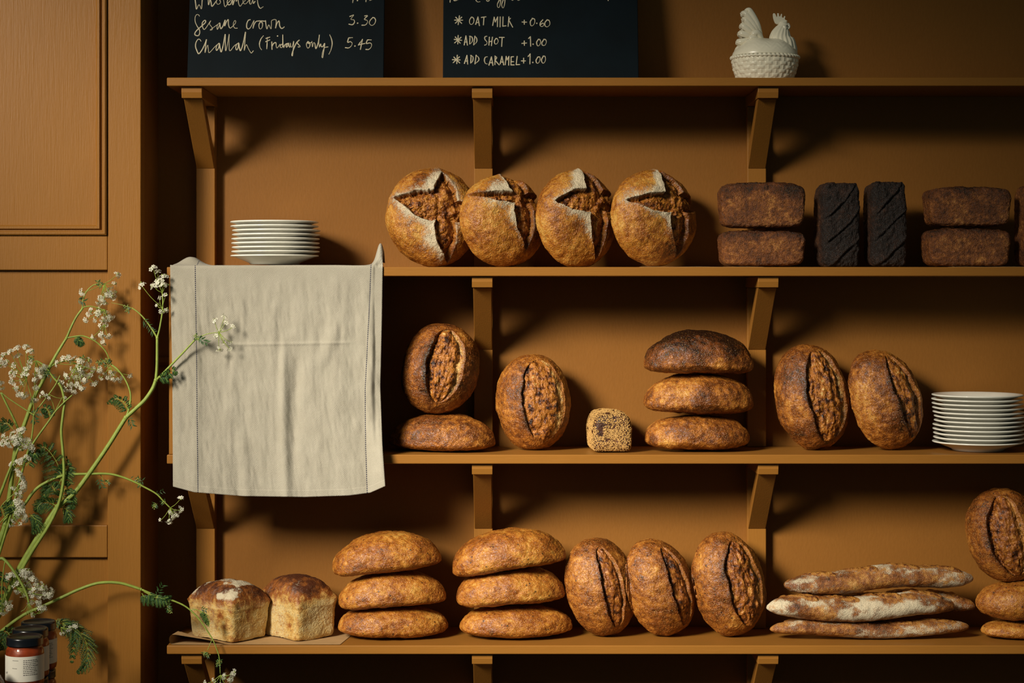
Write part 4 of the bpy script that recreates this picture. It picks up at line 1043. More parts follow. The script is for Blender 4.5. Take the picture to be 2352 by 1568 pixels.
# neck with long hackle feathers, head, wattle
mb = MB()
p_ = spline([q_(1797, 124), q_(1796, 104), q_(1793, 86), q_(1796, 70), q_(1800, 58), q_(1803, 50)], 10); n_ = len(p_); tt = np.linspace(0, 1, n_)
rzn = np.interp(tt, [0, .25, .5, .72, .88, 1], [.036, .031, .0225, .0135, .0115, .006])
loft(mb, p_, rzn*.86, rzn, 72, lambda t, a: (.055*math.sin(17*a+t*5)*sstep(.0, .12, t)*(1-sstep(.62, .78, t))))
mb.build('neck', M_rooster, lid, smooth=True)
mb = MB()
p_ = spline([q_(1807, 55, -.002), q_(1812, 62, -.003), q_(1809, 69, -.004)], 6); n_ = len(p_)
loft(mb, p_, np.linspace(.005, .001, n_), np.linspace(.006, .001, n_), 14)
mb.build('beak', M_rooster, lid, smooth=True)
for sd in (-1, 1):
    mb = MB(); p_ = spline([q_(1799, 60, sd*.0105), q_(1801, 66, sd*.0115), q_(1799, 72, sd*.0105)], 6); n_ = len(p_)
    loft(mb, p_, np.full(n_, .0026), np.interp(np.linspace(0, 1, n_), [0, .6, 1], [.003, .005, .002]), 14)
    mb.build('wattle', M_rooster, lid, smooth=True)
    mb = MB(); c_ = q_(1806, 60.5, sd*.0098); sp, sf = cs(5); sp = sp/np.linalg.norm(sp, axis=1)[:, None]
    mb.add(c_+sp*.0014, sf); e = mb.build('eye', M_black, lid, smooth=True); e['label'] = 'small dark painted eye'
# comb: a thick wavy crest of five points
pts = [(1805, 52), (1784, 56), (1777, 46), (1775, 34), (1777, 30.5), (1780, 33), (1783, 40), (1785, 36), (1785, 31), (1788, 31), (1789, 38), (1792, 37), (1794, 32), (1796, 33), (1796, 40), (1800, 41), (1802, 37), (1804, 39), (1803, 45), (1809, 49)]
ol = spline(pts, 4); mb = MB(); V = []; m_ = len(ol); cen = np.mean([q_(*p) for p in ol], 0)
for ins_, dy in ((.93, -.0036), (1, -.0018), (1, .0018), (.93, .0036)):
    for p in ol: V.append(cen+(q_(*p)-cen)*ins_+np.array((0, dy, 0)))
F = [(k*m_+i, k*m_+(i+1) % m_, (k+1)*m_+(i+1) % m_, (k+1)*m_+i) for k in range(3) for i in range(m_)]+[tuple(range(m_)), tuple(range(4*m_-1, 3*m_-1, -1))]
mb.add(V, F); mb.build('comb', M_rooster, lid, smooth=False)

# ------------------------------------------------------------------ table, vase, jars at the lower left
TZ = .735
tab = empty('side_table', (-1.25, -.42, 0), 'oak side table below the frame, carrying jars and the cow parsley', 'table')
mb = MB(); mb.box(-.55, .36, -.36, .42, TZ-.035, TZ); bevel(mb.build('tabletop', M_table, tab), .003)
for lx in (-.5, .31):
    for ly in (-.31, .37):
        mb = MB(); mb.box(lx-.025, lx+.025, ly-.025, ly+.025, 0, TZ-.0352); mb.build('leg', M_table, tab)
M_water = plain('still_water', (.9, .95, .9, 1), .02, **{'Transmission Weight': 1, 'IOR': 1.33})
VX, VY = P(-56, 1500, -.08)[0], -.08
vase = empty('glass_vase', (VX, VY, TZ+.0003), 'clear glass vase of cow parsley just outside the left edge', 'vase')
mb = MB(); mb.lathe([(.001, .0), (.048, 0), (.05, .004), (.05, .12), (.046, .12), (.046, .008), (.001, .008)], 48); mb.build('body', M_glass, vase, smooth=True)

JR = .0385; JH = .1035
def jar_parts(root, lab=False):
    mb = MB(); mb.lathe([(.001, .0012), (.030, .0012), (.0345, .0018), (.0375, .006), (.0380, .012), (.0380, .066), (.0372, .073), (.0345, .078), (.0338, .080), (.0338, .083), (.0005, .083)], 64)
    mb.build('contents', M_jam, root, smooth=True)
    mb = MB(); mb.lathe([(.028, .0), (.033, .0005), (.0376, .004), (JR, .010), (JR, .068), (.0378, .0745), (.0352, .0795), (.0345, .081), (.0345, .090)], 64)
    mb.build('glass', M_jarglass, root, smooth=True)
    mb = MB(); mb.lathe([(.001, .0995), (.030, .0995), (.0315, .1015), (.0345, .1020), (.0363, .1008), (.0368, .098), (.0368, .0865), (.0372, .0855), (.036, .0848), (.0348, .0848)], 64)
    mb.build('lid', M_black, root, smooth=True)
    mb = MB(); seg = 60; a0, a1 = math.radians(-215), math.radians(35); V = []
    for i in range(seg+1):
        a = a0+(a1-a0)*i/seg
        for z in (.015, .066): V.append(((JR+.0004)*math.cos(a), (JR+.0004)*math.sin(a), z))
    mb.add(V, [(2*i, 2*i+2, 2*i+3, 2*i+1) for i in range(seg)])
    lb = mb.build('label', M_label, root, smooth=True)
    # columns of tiny print, too small to read
    mb = MB(); rr = random.Random(5)
    def mark(ang0, ang1, z, h=.0007):
        V = []; n = 4
        for i in range(n+1):
            a = math.radians(ang0+(ang1-ang0)*i/n)
            for dz in (-h, h): V.append(((JR+.0006)*math.cos(a), (JR+.0006)*math.sin(a), z+dz))
        mb.add(V, [(2*i, 2*i+2, 2*i+3, 2*i+1) for i in range(n)])
    for row in range(9):
        a = -80
        end = -38+rr.uniform(-5, 4)
        while a < end:
            w = rr.uniform(2, 6); mark(a, min(a+w, end), .0585-row*.0037); a += w+1.6
    for (z, a, b_) in ((.0585, -113, -96), (.0425, -114, -98)):
        x = a
        while x < b_: mark(x, x+2.4, z, .0005); x += 3.2
    for i, (a, z) in enumerate(((-146, .031), (-143, .0325), (-140, .031), (-137, .033))): mark(a, a+1.6, z, .0016)
    mb.build('print', M_ink, lb, smooth=True)
M_jarglass, nt, b = new_mat('jar_glass')
b.inputs['Base Color'].default_value = (1, .96, .9, 1); b.inputs['Roughness'].default_value = .04; b.inputs['IOR'].default_value = 1.3
b.inputs['Transmission Weight'].default_value = 1.0
def place_jar(px, py, Y, lab, tier, rz):
    c = P(px, py, Y)
    r = empty('preserve_jar', (c[0], Y, TZ+.0004+tier*(JH-.0005)), lab, 'jar', 'jars of orange preserve', rz=rz)
    return r
jars = [(57, -.45, 1, 'front jar of orange preserve with white label, upper tier', 0.0),
        (69.5, -.362, 1, 'second jar of orange preserve, upper tier, half behind the front jar', .1),
        (88.5, -.282, 1, 'rearmost jar of orange preserve, upper tier, nearest the fern fronds', .15),
        (57, -.45, 0, 'front jar of the lower tier, only its black lid showing', .0),
        (69.5, -.362, 0, 'second jar of the lower tier, under the half-hidden jar', .05),
        (87.5, -.282, 0, 'rearmost jar of the lower tier, lid and shoulder showing', .1)]
base_jar = None
for (px_, Y_, tier, lab, rz_) in jars:
    r = place_jar(px_, 1500, Y_, lab, tier, rz_)
    if base_jar is None: jar_parts(r); base_jar = r
    else:
        for ch in list(base_jar.children):
            c_ = ch.copy(); COL.objects.link(c_); c_.parent = r
            for g in ch.children: d_ = g.copy(); COL.objects.link(d_); d_.parent = c_
loaf('dark_loaf', batard(80, .08, .07, .1, 121, None, lump=.004), C_dark, standing(10, -6, 4), (-125, 14, 1522, 1700), -.56, TZ+.0005, 'dark crusted loaf peeking in at the lower left corner', 'bread')

# ------------------------------------------------------------------ cow parsley
RNG = np.random.RandomState(11)
PY = lambda Y: Y*.30-.004          # the sprays lean close to the door and shelf fronts
def flower_mesh():
    V = []; F = []
    for k in range(5):
        a = 2*math.pi*k/5; ca, sa = math.cos(a), math.sin(a); n = len(V)
        for (r, w, z) in ((.10, .0, 0), (.62, .30, .10), (1.0, .22, .06), (.92, 0, .03), (1.0, -.22, .06), (.62, -.30, .10)):
            V.append((r*ca-w*sa, r*sa+w*ca, z))
        F += [(n, n+1, n+3), (n+1, n+2, n+3), (n, n+3, n+5), (n+3, n+4, n+5)]
    return np.array(V), F
FV, FF = flower_mesh()
def frame(nrm):
    nrm = nrm/np.linalg.norm(nrm); a = np.cross(nrm, RNG.randn(3)); a /= np.linalg.norm(a); return np.stack((a, np.cross(nrm, a), nrm))
def umbellet(mb, c, d, rad, nf, fs, bud=False):
    """little dome of flowers at c, facing d"""
    d = d/np.linalg.norm(d); fr = frame(d)
    for i in range(nf):
        t = math.sqrt((i+.5)/nf); a = i*2.39996+RNG.rand()
        loc = c+rad*(t*math.cos(a)*fr[0]+t*math.sin(a)*fr[1]+(.25-.55*t*t+.12*RNG.randn())*fr[2])
        mb.tube([c-d*rad*.55, loc], [.00035, .00028], 3, 0, False)
        nn = d+.9*t*(math.cos(a)*fr[0]+math.sin(a)*fr[1])+.35*RNG.randn(3)
        if bud or RNG.rand() < .08:
            sp, sf = cs(2); sp = sp/np.linalg.norm(sp, axis=1)[:, None]
            mb.add(loc+sp*fs*.45, sf, 2)
        else:
            f2 = frame(nn); s_ = fs*RNG.uniform(.75, 1.2)
            mb.add(loc+s_*(FV[:, :1]*f2[0]+FV[:, 1:2]*f2[1]+FV[:, 2:]*f2[2]), FF, 1)
MATS_F = [M_stem, M_petal, M_budm]
def umbel(root, hub, Yh, heads, rad=9.5, nf=11, fs=.0040, up=(0, 0, 0), name='flower_head', dY=.02):
    """rays from the hub to each little head; heads in photo coordinates"""
    Yh = PY(Yh); dY *= .5; fs *= 1.12; nf *= .85
    mb = MB(); h = P(hub[0], hub[1], Yh); k = kk(Yh)
    for i, hd in enumerate(heads):
        yy = Yh+RNG.uniform(-dY, dY); p = P(hd[0], hd[1], yy)
        r_ = (hd[2] if len(hd) > 2 else rad)/1000*k
        d = (p-h); d = d/(np.linalg.norm(d)+1e-9)+np.array((0, -.55, .15))+np.array(up)
        mid = (h+p)/2+np.array((0, -.004, -.003))
        mb.tube(spline([h, mid, p], 3), [.0007]*3+[.0006]*3+[.0005], 4, 0, False)
        umbellet(mb, p, d, r_, int(nf*(r_/(9.5/1000))**1.3)+2, fs)
    V = np.concatenate(mb.V)
    return mesh_obj(name, V-np.array(root.location), mb.F, None, root, mats=MATS_F, midx=mb.M, smooth=False)
def buds(root, pts, Y, rad=5, nf=9):
    Y = PY(Y)
    for (x, y) in pts:
        mb = MB(); c = P(x, y, Y); umbellet(mb, c, np.array((.2, -.6, .3)), rad/1000, nf, .0030, True)
        # little green bracts round the cluster
        for k in range(4):
            a = RNG.rand()*6.28; d = np.array((math.cos(a), -.3, math.sin(a)))*.010
            s_ = np.cross(d, (0, 1, 0)); s_ = s_/np.linalg.norm(s_)*.0012
            mb.add([c, c+d*.5+s_, c+d, c+d*.5-s_], [(0, 1, 2), (0, 2, 3)], 3)
        mesh_obj('bud_cluster', np.concatenate(mb.V)-np.array(root.location), mb.F, None, root, mats=MATS_F+[M_leaf], midx=mb.M, smooth=False)
def stalk(mb, pts, Y0, Y1, r0, r1, n=8):
    """pts in photo coordinates, depth running from Y0 to Y1"""
    p = spline(pts, n); m = len(p); t = np.linspace(0, 1, m); Y0, Y1 = PY(Y0), PY(Y1); Ys = Y0+(Y1-Y0)*t
    W = np.array([P(a[0], a[1], y) for a, y in zip(p, Ys)])
    r = (r0+(r1-r0)*t)/1000*.80
    i0 = sum(len(v) for v in mb.V)
    sd = 18 if r0 > 3 else 8
    mb.tube(W, r, sd, 0)
    if sd == 18:
        T = mb.V[-1].reshape(m, sd, 3); c_ = W[:, None, :]; f_ = np.where(np.arange(sd) % 3 == 0, 1.10, .95)[None, :, None]
        mb.V[-1] = (c_+(T-c_)*f_).reshape(-1, 3)
    return W
def node(mb, x, y, Y, r):
    r *= .82; sp, sf = cs(4); sp = sp/np.linalg.norm(sp, axis=1)[:, None]
    mb.add(P(x, y, PY(Y))+sp*np.array((1, 1, 1.15))*r/1000, sf, 0)
def frond(root, pts, Y, length=26, nl=11, Y1=None, leaf=.012, wid=.8):
    leaf *= .80; length *= 1.1
    """twice-divided leaf: pinnae along the midrib, narrow leaflets along each pinna"""
    mb = MB(); p = spline(pts, 6); m = len(p); Y = PY(Y); Y1 = Y
    W = np.array([P(a[0], a[1], Y+(Y1-Y)*i/(m-1)) for i, a in enumerate(p)])
    mb.tube(W, np.linspace(.0011, .0004, m), 5, 0)
    T = np.gradient(W, axis=0); T /= np.linalg.norm(T, axis=1)[:, None]
    view = np.array((0, 1.0, 0))
    L0 = length/1000
    for i in range(nl):
        u = .12+.86*i/(nl-1); f = u*(m-1); a = int(min(f, m-2)); c = W[a]+(W[a+1]-W[a])*(f-a); t = T[a]
        ln = L0*math.sin(math.pi*(.22+.76*u))**.8*(1.05-.35*u)
        for sd in (-1, 1):
            s_ = np.cross(t, view)*sd; d = s_*.70+t*.55+np.array((0, RNG.uniform(-.5, .2), -.38)); d /= np.linalg.norm(d)
            e = c+d*ln+np.array((0, 0, -.22*ln)); q = spline([c, (c+e)/2+np.array((0, 0, .05*ln)), e], 4); nq = len(q)
            mb.tube(q, np.linspace(.0006, .0003, nq), 3, 0, False)
            for j in range(1, nq):
                g = q[j]; dt = q[j]-q[j-1]; dt /= np.linalg.norm(dt)
                for s2 in (-1, 1):
                    v = np.cross(dt, view)*s2*.75+dt*.8+np.array((0, RNG.uniform(-.4, .3), -.1)); v /= np.linalg.norm(v)
                    l2 = leaf*(1-.55*j/nq)*(.45+.55*ln/L0)*RNG.uniform(.8, 1.15); w_ = np.cross(v, view); w_ /= np.linalg.norm(w_)+1e-9; w_ = w_*l2*.19*wid
                    nn = np.array((0, -.0006, 0))
                    mb.add([g, g+v*l2*.4+w_, g+v*l2, g+v*l2*.4-w_, g+v*l2*.45+nn], [(0, 1, 4), (1, 2, 4), (2, 3, 4), (3, 0, 4)], 1)
            # tip leaflet
    mesh_obj('leaf', np.concatenate(mb.V)-np.array(root.location), mb.F, None, root, mats=[M_stem, M_leaf], midx=mb.M, smooth=False)
def bract(root, pts, Y, n=6, ln=11):
    """tuft of small narrow leaflets along a short length of stem"""
    mb = MB(); Y = PY(Y)
    for i in range(n):
        t = i/max(1, n-1); x = pts[0][0]+(pts[1][0]-pts[0][0])*t; y = pts[0][1]+(pts[1][1]-pts[0][1])*t; g = P(x, y, Y)
        for sd in (-1, 1):
            a = math.atan2(-(pts[1][1]-pts[0][1]), pts[1][0]-pts[0][0])+sd*RNG.uniform(.6, 1.2)
            v = np.array((math.cos(a), RNG.uniform(-.5, .2), math.sin(a))); l2 = ln/1000*RNG.uniform(.7, 1.2); w_ = np.cross(v, (0, 1, 0)); w_ = w_/np.linalg.norm(w_)*l2*.12
            mb.add([g, g+v*l2*.4+w_, g+v*l2, g+v*l2*.4-w_], [(0, 1, 2), (0, 2, 3)], 0)
    mesh_obj('leaf', np.concatenate(mb.V)-np.array(root.location), mb.F, M_leaf, root, smooth=False)
VB = (-88, 1560)
GP = 'cow parsley stems'
def spray(label): return empty('cow_parsley', (VX, VY, TZ+.01), label, 'flower', GP)
def stem_build(root, mb): mesh_obj('stem', np.concatenate(mb.V)-np.array(root.location), mb.F, M_stem, root, smooth=True)

# A: the long stem that crosses to the cloth
A = spray('longest cow parsley stem, forking in front of the gap and reaching the linen cloth'); mb = MB()
stalk(mb, [(-74, 1588), (-30, 1470), (10, 1382), (44, 1307), (96, 1220), (132, 1164)], -.16, -.12, 9, 7.2)
stalk(mb, [(132, 1164), (170, 1133), (210, 1080), (249, 1023), (289, 959)], -.12, -.09, 6.8, 5.6)
stalk(mb, [(289, 959), (312, 938), (333, 918), (350, 893), (358, 873)], -.09, -.08, 5.4, 4.8)
stalk(mb, [(358, 873), (360.5, 840), (361, 800), (361, 776)], -.08, -.075, 3.9, 3.4)
stalk(mb, [(361, 776), (367, 752), (373, 715), (374, 690), (372, 666)], -.075, -.07, 2.7, 1.6)
stalk(mb, [(361, 776), (350, 757), (331, 731), (316, 716), (303, 707)], -.075, -.06, 2.5, 1.7)
stalk(mb, [(303, 707), (280, 700), (256, 695)], -.06, -.05, .9, .5)
stalk(mb, [(358, 873), (372, 860), (396, 835), (424, 806), (448, 780)], -.08, -.115, 3.4, 2.2)
stalk(mb, [(448, 780), (463, 772), (479, 766), (503, 763)], -.115, -.12, 1.6, 1.0)
stalk(mb, [(289, 959), (296, 938), (300, 907), (290, 876), (272, 850), (258, 838)], -.09, -.06, 2.9, 1.9)
for (x, y, Y, r) in ((132, 1164, -.12, 8), (289, 959, -.09, 6.4), (358, 873, -.08, 5.8), (361, 776, -.075, 4.2), (374, 702, -.07, 2.4)): node(mb, x, y, Y, r)
stem_build(A, mb)
umbel(A, (373, 672), -.07, [(351, 614), (361, 622), (365, 643, 11), (352, 655, 10), (377, 632), (381, 652), (375, 652, 10)], 8, 10)
umbel(A, (372, 706), -.07, [(324, 654, 10), (360, 700, 6), (371, 717, 7), (382, 712, 6), (366, 683, 5), (381, 676, 6)], 6, 8)
umbel(A, (503, 763), -.12, [(492, 733, 7), (516, 727, 6), (519, 739, 4), (537, 750, 4), (494, 773, 8), (531, 786, 5), (503, 803, 8), (529, 803, 5), (514, 786, 4), (506, 758, 5)], 5, 8, dY=.008)
buds(A, [(291, 704), (295, 712)], -.06, 7, 12); buds(A, [(450, 772), (456, 777)], -.115, 6, 10); buds(A, [(252, 832), (246, 838)], -.06, 7, 12)
bract(A, [(330, 735), (352, 762)], -.072, 8, 12); bract(A, [(455, 776), (474, 786)], -.115, 8, 12)
frond(A, [(362, 868), (378, 862), (398, 850), (404, 860)], -.12, 14, 6); bract(A, [(366, 862), (385, 870)], -.078, 6, 14)
frond(A, [(296, 945), (285, 925), (268, 915), (248, 925)], -.085, 17, 8)
bract(A, [(297, 960), (303, 976)], -.088, 5, 14)
frond(A, [(146, 1180), (144, 1130), (138, 1080), (120, 1045), (100, 1026), (87, 1040)], -.11, 34, 12, leaf=.015)
frond(A, [(137, 1150), (152, 1120), (163, 1140), (168, 1165)], -.10, 26, 9, leaf=.014)
frond(A, [(140, 1165), (152, 1168), (157, 1185), (153, 1196)], -.10, 20, 7, leaf=.013)
frond(A, [(136, 1110), (148, 1085), (154, 1070), (150, 1050)], -.11, 24, 8, leaf=.014)
frond(A, [(130, 1162), (112, 1152), (94, 1156), (82, 1172)], -.11, 24, 9, leaf=.013)
frond(A, [(128, 1130), (118, 1115), (106, 1125), (98, 1148)], -.11, 18, 7, leaf=.012)

# B: upright stem with white heads, left
B = spray('upright cow parsley stem with nodding white heads before the panelled door'); mb = MB()
stalk(mb, [(-50, 1588), (-45, 1420), (-8, 1270), (11, 1206), (21, 1147), (27, 1095), (38, 1022), (57, 972), (78, 914), (99, 873), (115, 840)], -.17, -.10, 8.5, 4.6)
stalk(mb, [(115, 840), (132, 810), (153, 776)], -.10, -.085, 4.2, 3.4)
stalk(mb, [(153, 776), (164, 750), (176, 727), (189, 709)], -.085, -.075, 3.2, 2.7)
stalk(mb, [(189, 709), (191, 688), (200, 668), (214, 655), (228, 652)], -.075, -.06, 2.0, 1.3)
stalk(mb, [(190, 706), (205, 703), (222, 706), (240, 712)], -.075, -.06, 1.9, 1.0)
stalk(mb, [(153, 776), (176, 772), (193, 772), (218, 783), (240, 803), (250, 822), (256, 838)], -.085, -.06, 2.4, 1.6)
stalk(mb, [(256, 838), (276, 856), (292, 880)], -.06, -.065, 1.4, 1.0)
stalk(mb, [(116, 842), (128, 835), (150, 829), (178, 827)], -.10, -.08, 2.4, 1.2)
for (x, y, Y, r) in ((153, 776, -.085, 4.1), (189, 709, -.075, 3.4), (115, 841, -.10, 5), (12, 1204, -.15, 8)): node(mb, x, y, Y, r)
stem_build(B, mb)
umbel(B, (240, 651), -.06, [(271, 629, 7), (265, 652, 6), (251, 668, 12), (258, 676, 12), (246, 680, 12), (261, 683, 8), (233, 688, 10), (239, 694, 9), (226, 697, 7), (186, 672, 10)], 9, 12)
umbel(B, (240, 710), -.06, [(227, 712, 10), (224, 722, 10), (240, 716, 10), (246, 726, 9), (257, 731, 9), (237, 735, 9), (195, 735, 6), (207, 713, 8), (201, 722, 6), (217, 736, 7), (249, 735, 8)], 9, 11)
umbel(B, (240, 745), -.055, [(230, 749, 7), (243, 747, 6), (233, 771, 9), (250, 775, 8), (237, 788, 8), (213, 774, 7)], 8, 10)
umbel(B, (178, 835), -.09, [(128, 833, 8), (142, 824, 8), (153, 821, 8), (166, 824, 9), (186, 829, 9), (206, 828, 9), (200, 842, 10), (184, 848, 11), (168, 852, 11), (152, 866, 10), (172, 868, 11), (190, 865, 10), (206, 862, 9), (160, 884, 10), (178, 886, 10), (150, 895, 8), (168, 902, 8), (188, 893, 8), (196, 876, 8), (140, 880, 8), (218, 881, 8), (216, 848, 9), (230, 850, 8)], 9, 13, .0042, dY=.03)
umbel(B, (252, 842), -.06, [(240, 858, 8), (258, 858, 9), (248, 868, 8), (262, 872, 7), (277, 873, 8), (232, 868, 7), (300, 863, 5)], 8, 11)
buds(B, [(226, 648), (232, 655)], -.062, 6, 12); buds(B, [(190, 822), (228, 833), (236, 829), (246, 828)], -.075, 7, 12)
bract(B, [(180, 688), (192, 692)], -.075, 5, 14); frond(B, [(170, 774), (178, 778), (186, 786), (184, 792)], -.08, 11, 6)

# C: arching stem with nodding head
C_stem = spray('dark S-curved cow parsley stem nodding over to the left'); mb = MB()
stalk(mb, [(-38, 1588), (-20, 1440), (60, 1290), (110, 1210), (134, 1160), (145, 1110), (147, 1075), (144, 1030), (141, 990), (145, 950), (148, 923), (142, 893), (134, 879)], -.165, -.13, 5, 3.2)
stalk(mb, [(134, 879), (122, 866), (109, 848), (97, 836), (84, 828)], -.13, -.14, 3, 2.0)
node(mb, 136, 881, -.13, 3.6); stem_build(C_stem, mb)
umbel(C_stem, (82, 828), -.14, [(68, 830, 8), (66, 842, 8), (90, 852, 9), (100, 855, 9), (95, 866, 8), (84, 862, 7), (104, 845, 8), (82, 893, 10), (78, 922, 10), (80, 875, 7)], 8, 12)
buds(C_stem, [(72, 822), (98, 848), (106, 858)], -.14, 8, 14); bract(C_stem, [(92, 838), (118, 866)], -.135, 8, 13)

# D: pale thin stems behind
Dd = spray('thin branching cow parsley stem leaning in from the left edge'); mb = MB()
stalk(mb, [(-84, 1588), (-40, 1400), (20, 1200), (60, 1050), (78, 1015), (115, 963), (126, 946), (146, 925), (166, 907)], -.175, -.15, 4, 1.6)
stalk(mb, [(72, 1010), (76, 980), (78, 953), (90, 935), (124, 889), (138, 862)], -.16, -.14, 2.4, 1.5)
stalk(mb, [(78, 953), (50, 935), (20, 915), (4, 902)], -.155, -.15, 1.8, 1.4)
stalk(mb, [(126, 946), (121, 925), (112, 908)], -.15, -.15, 1.0, .7)
stalk(mb, [(126, 946), (135, 928), (143, 912)], -.15, -.15, 1.2, .8)
stalk(mb, [(78, 953), (77, 930), (66, 890), (60, 868)], -.155, -.16, 1.3, 1.0)
node(mb, 78, 953, -.155, 3); node(mb, 126, 946, -.15, 2.4); stem_build(Dd, mb)
umbel(Dd, (62, 868), -.16, [(6, 815, 8), (22, 806, 8), (38, 798, 8), (60, 795, 9), (70, 805, 8), (41, 816, 9), (12, 832, 8), (31, 836, 8), (25, 855, 9), (33, 859, 8), (56, 856, 11), (26, 874, 10), (48, 878, 9), (36, 893, 9), (42, 908, 9), (54, 909, 11), (60, 845, 8)], 8.5, 13, .0044, dY=.03)
umbel(Dd, (112, 905), -.15, [(92, 910, 4), (104, 908, 4), (113, 916, 3), (152, 915, 4), (98, 902, 4)], 4, 5)
bract(Dd, [(70, 950), (95, 945)], -.155, 6, 14); frond(Dd, [(116, 960), (112, 945), (104, 936), (98, 945)], -.15, 12, 6); bract(Dd, [(78, 960), (82, 968)], -.155, 4, 14)

# E: arch over the middle of the door ending at the hem
E = spray('cow parsley stem arching level across the door to the hem of the cloth'); mb = MB()
stalk(mb, [(-62, 1588), (-40, 1400), (10, 1230), (57, 1157), (82, 1124), (107, 1107), (134, 1095), (163, 1089.5), (205, 1088), (249, 1088), (280, 1095), (310, 1107), (329, 1117), (358, 1133), (375, 1150), (391, 1166)], -.165, -.05, 5.0, 1.7, 6)
stalk(mb, [(231, 1090), (236, 1100), (238, 1112)], -.075, -.075, .9, .6)
stem_build(E, mb)
umbel(E, (391, 1166), -.05, [(417, 1143, 6), (417, 1170, 8), (398, 1178, 9), (406, 1184, 7), (369, 1195, 3), (388, 1199, 7), (398, 1190, 7)], 7, 9, dY=.01)
buds(E, [(356, 1158), (354, 1164), (376, 1152), (322, 1113), (318, 1100), (248, 1106)], -.055, 5, 9)
bract(E, [(228, 1100), (234, 1118)], -.075, 6, 12); bract(E, [(300, 1098), (326, 1104)], -.06, 4, 12); bract(E, [(360, 1132), (374, 1128)], -.055, 3, 9)

# F: low arch that trails over the lowest shelf
Ff = spray('low cow parsley stem trailing across the first tin loaf and shelf edge'); mb = MB()
stalk(mb, [(-24, 1588), (-50, 1500), (0, 1452), (54, 1412), (103, 1390), (143, 1371), (182, 1353), (220, 1340), (249, 1337), (277, 1339), (300, 1345), (324, 1353)], -.16, -.10, 4.6, 3.6, 6)
stalk(mb, [(324, 1353), (361, 1368), (400, 1380), (430, 1395), (457, 1421), (476, 1448), (490, 1471), (499, 1494), (504, 1512), (506, 1547)], -.10, -.05, 2.9, 1.2, 6)
stalk(mb, [(324, 1353), (345, 1365), (372, 1375), (388, 1382)], -.10, -.10, 1.8, 1.0)
stalk(mb, [(437, 1401), (448, 1399), (460, 1403), (474, 1410), (481, 1420), (480, 1440)], -.085, -.085, 1.3, .8)
stalk(mb, [(487, 1468), (482, 1480), (476, 1494)], -.06, -.06, 1.1, .8)
node(mb, 324, 1353, -.10, 4); stem_build(Ff, mb)
umbel(Ff, (506, 1550), -.05, [(538, 1545, 8), (531, 1560, 10), (516, 1553, 8), (494, 1566, 8), (472, 1570, 7), (522, 1573, 8), (508, 1574, 8)], 8, 10, dY=.01)
buds(Ff, [(388, 1396), (391, 1404), (386, 1388)], -.10, 5, 8); buds(Ff, [(470, 1500), (477, 1503), (504, 1517), (502, 1524)], -.055, 6, 10)
frond(Ff, [(330, 1358), (358, 1372), (378, 1374), (392, 1368)], -.10, 17, 9, leaf=.012); bract(Ff, [(360, 1366), (372, 1345)], -.10, 5, 13)
frond(Ff, [(326, 1362), (333, 1372), (345, 1376), (352, 1370)], -.098, 14, 6)
frond(Ff, [(458, 1403), (468, 1412), (474, 1424), (478, 1436)], -.085, 9, 7, leaf=.008); bract(Ff, [(462, 1398), (472, 1400)], -.085, 5, 9)

# G: drooping heads and fronds low at the left edge
G = spray('drooping cow parsley stem with a dense white head above the jars'); mb = MB()
stalk(mb, [(-78, 1588), (-60, 1420), (-25, 1300), (0, 1283), (11, 1286), (25, 1302), (42, 1327), (55, 1350), (63, 1370), (66, 1384)], -.18, -.24, 5, 2.6)
stalk(mb, [(12, 1288), (8, 1310), (4, 1350), (6, 1400)], -.21, -.2, 2, 1.2)
for (x, y) in ((60, 1414), (66, 1414), (71, 1414), (76, 1412), (48, 1404), (84, 1404)): stalk(mb, [(66, 1384), ((66+x)/2, 1398), (x, y)], -.24, -.245, .9, .7)
stem_build(G, mb)
umbel(G, (40, 1350), -.17, [(15, 1322, 9), (28, 1318, 10), (52, 1312, 10), (62, 1310, 9), (72, 1318, 9), (45, 1326, 11), (60, 1328, 11), (78, 1328, 10), (88, 1336, 9), (35, 1340, 10), (52, 1344, 11), (68, 1346, 11), (84, 1350, 10), (96, 1346, 10), (104, 1352, 9), (40, 1358, 10), (58, 1364, 10), (76, 1366, 10), (92, 1368, 9), (108, 1368, 8), (120, 1358, 8), (116, 1368, 8), (72, 1384, 8), (90, 1386, 8)], 9, 13, .0042, dY=.03)
umbel(G, (10, 1360), -.2, [(4, 1395, 9), (14, 1388, 9), (22, 1398, 9), (10, 1408, 8), (20, 1384, 8), (2, 1408, 8)], 8, 12)
umbel(G, (85, 1408), -.2, [(95, 1395, 6), (102, 1392, 6), (104, 1398, 5), (98, 1402, 5), (74, 1411, 5)], 5, 7)
frond(G, [(4, 1340), (10, 1320), (4, 1360), (2, 1390)], -.19, 18, 7)
frond(G, [(120, 1428), (150, 1432), (172, 1450), (170, 1480), (165, 1520)], -.12, 27, 11, leaf=.014)
frond(G, [(124, 1432), (165, 1438), (192, 1462), (202, 1495), (196, 1525), (180, 1543)], -.12, 32, 13, leaf=.015)
frond(G, [(24, 1460), (14, 1450), (6, 1470), (2, 1490)], -.2, 24, 8, leaf=.014)
umbel(G, (140, 1440), -.13, [(153, 1436, 8), (161, 1443, 7), (174, 1438, 6), (146, 1455, 8)], 7, 9)
buds(G, [(134, 1425), (132, 1434), (76, 1409)], -.14, 6, 10)

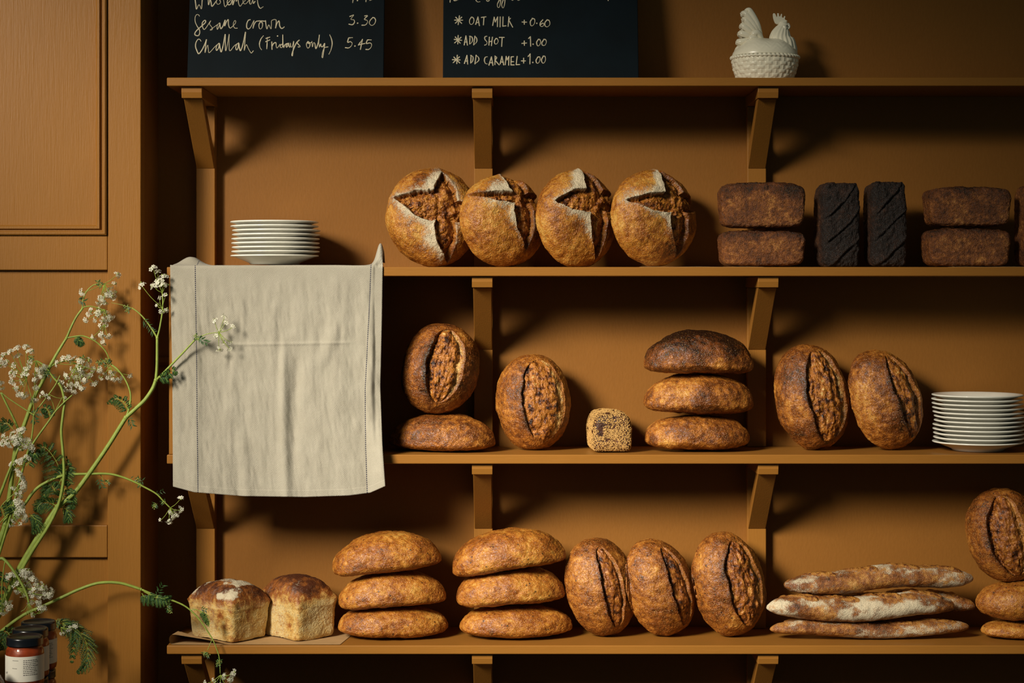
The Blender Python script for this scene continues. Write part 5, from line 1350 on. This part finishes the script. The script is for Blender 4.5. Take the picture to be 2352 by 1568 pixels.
# H: dense white heads on the left edge
Hh = spray('cow parsley stem at the left edge with several dense white heads'); mb = MB()
stalk(mb, [(-58, 1588), (-60, 1400), (-20, 1200), (10, 1110), (30, 1060), (44, 1025), (52, 1000)], -.18, -.17, 5, 2.4)
stalk(mb, [(-20, 1200), (5, 1160), (25, 1140), (48, 1120)], -.18, -.18, 1.8, 1.2)
stalk(mb, [(-60, 1300), (-10, 1215), (20, 1180), (50, 1165)], -.18, -.19, 1.8, 1.2)
stalk(mb, [(42, 985), (30, 958), (16, 930), (2, 901)], -.14, -.15, 3.2, 2.6)
stem_build(Hh, mb)
umbel(Hh, (42, 1010), -.17, [(6, 1000, 9), (28, 993, 9), (48, 988, 9), (54, 984, 7), (4, 1018, 9), (14, 1012, 10), (26, 1006, 10), (38, 1002, 10), (48, 1012, 10), (60, 1010, 9), (70, 1014, 9), (20, 1022, 9), (34, 1018, 9), (56, 1022, 10), (66, 1024, 8), (48, 1032, 8), (76, 1030, 7), (40, 1026, 9)], 9, 13, .0042)
umbel(Hh, (45, 1075), -.18, [(26, 1064, 8), (36, 1060, 8), (46, 1058, 8), (56, 1052, 9), (62, 1049, 7)], 8, 12)
umbel(Hh, (30, 1125), -.18, [(38, 1078, 6), (44, 1086, 7), (52, 1096, 8), (55, 1106, 9), (56, 1118, 8), (50, 1128, 7), (40, 1136, 6), (48, 1140, 6), (30, 1120, 5)], 7, 11)
umbel(Hh, (30, 1180), -.19, [(42, 1150, 9), (48, 1158, 9), (52, 1168, 9), (46, 1176, 10), (40, 1186, 9), (56, 1184, 9), (60, 1192, 8), (34, 1196, 8), (26, 1206, 7), (46, 1204, 5), (40, 1166, 9)], 8, 12, .0042)
umbel(Hh, (-5, 835), -.16, [(2, 828, 6), (4, 840, 6), (14, 835, 6), (2, 880, 7), (4, 892, 6)], 6, 9)
frond(Hh, [(30, 985), (18, 972), (4, 975), (-8, 985)], -.165, 20, 8); frond(Hh, [(60, 1070), (74, 1050), (80, 1040), (76, 1056)], -.165, 16, 7)
frond(Hh, [(10, 1185), (2, 1165), (-8, 1180)], -.18, 22, 7); frond(Hh, [(66, 1180), (78, 1188), (84, 1205), (76, 1225)], -.16, 20, 8)
frond(Hh, [(14, 1168), (24, 1160), (36, 1166)], -.17, 16, 6)
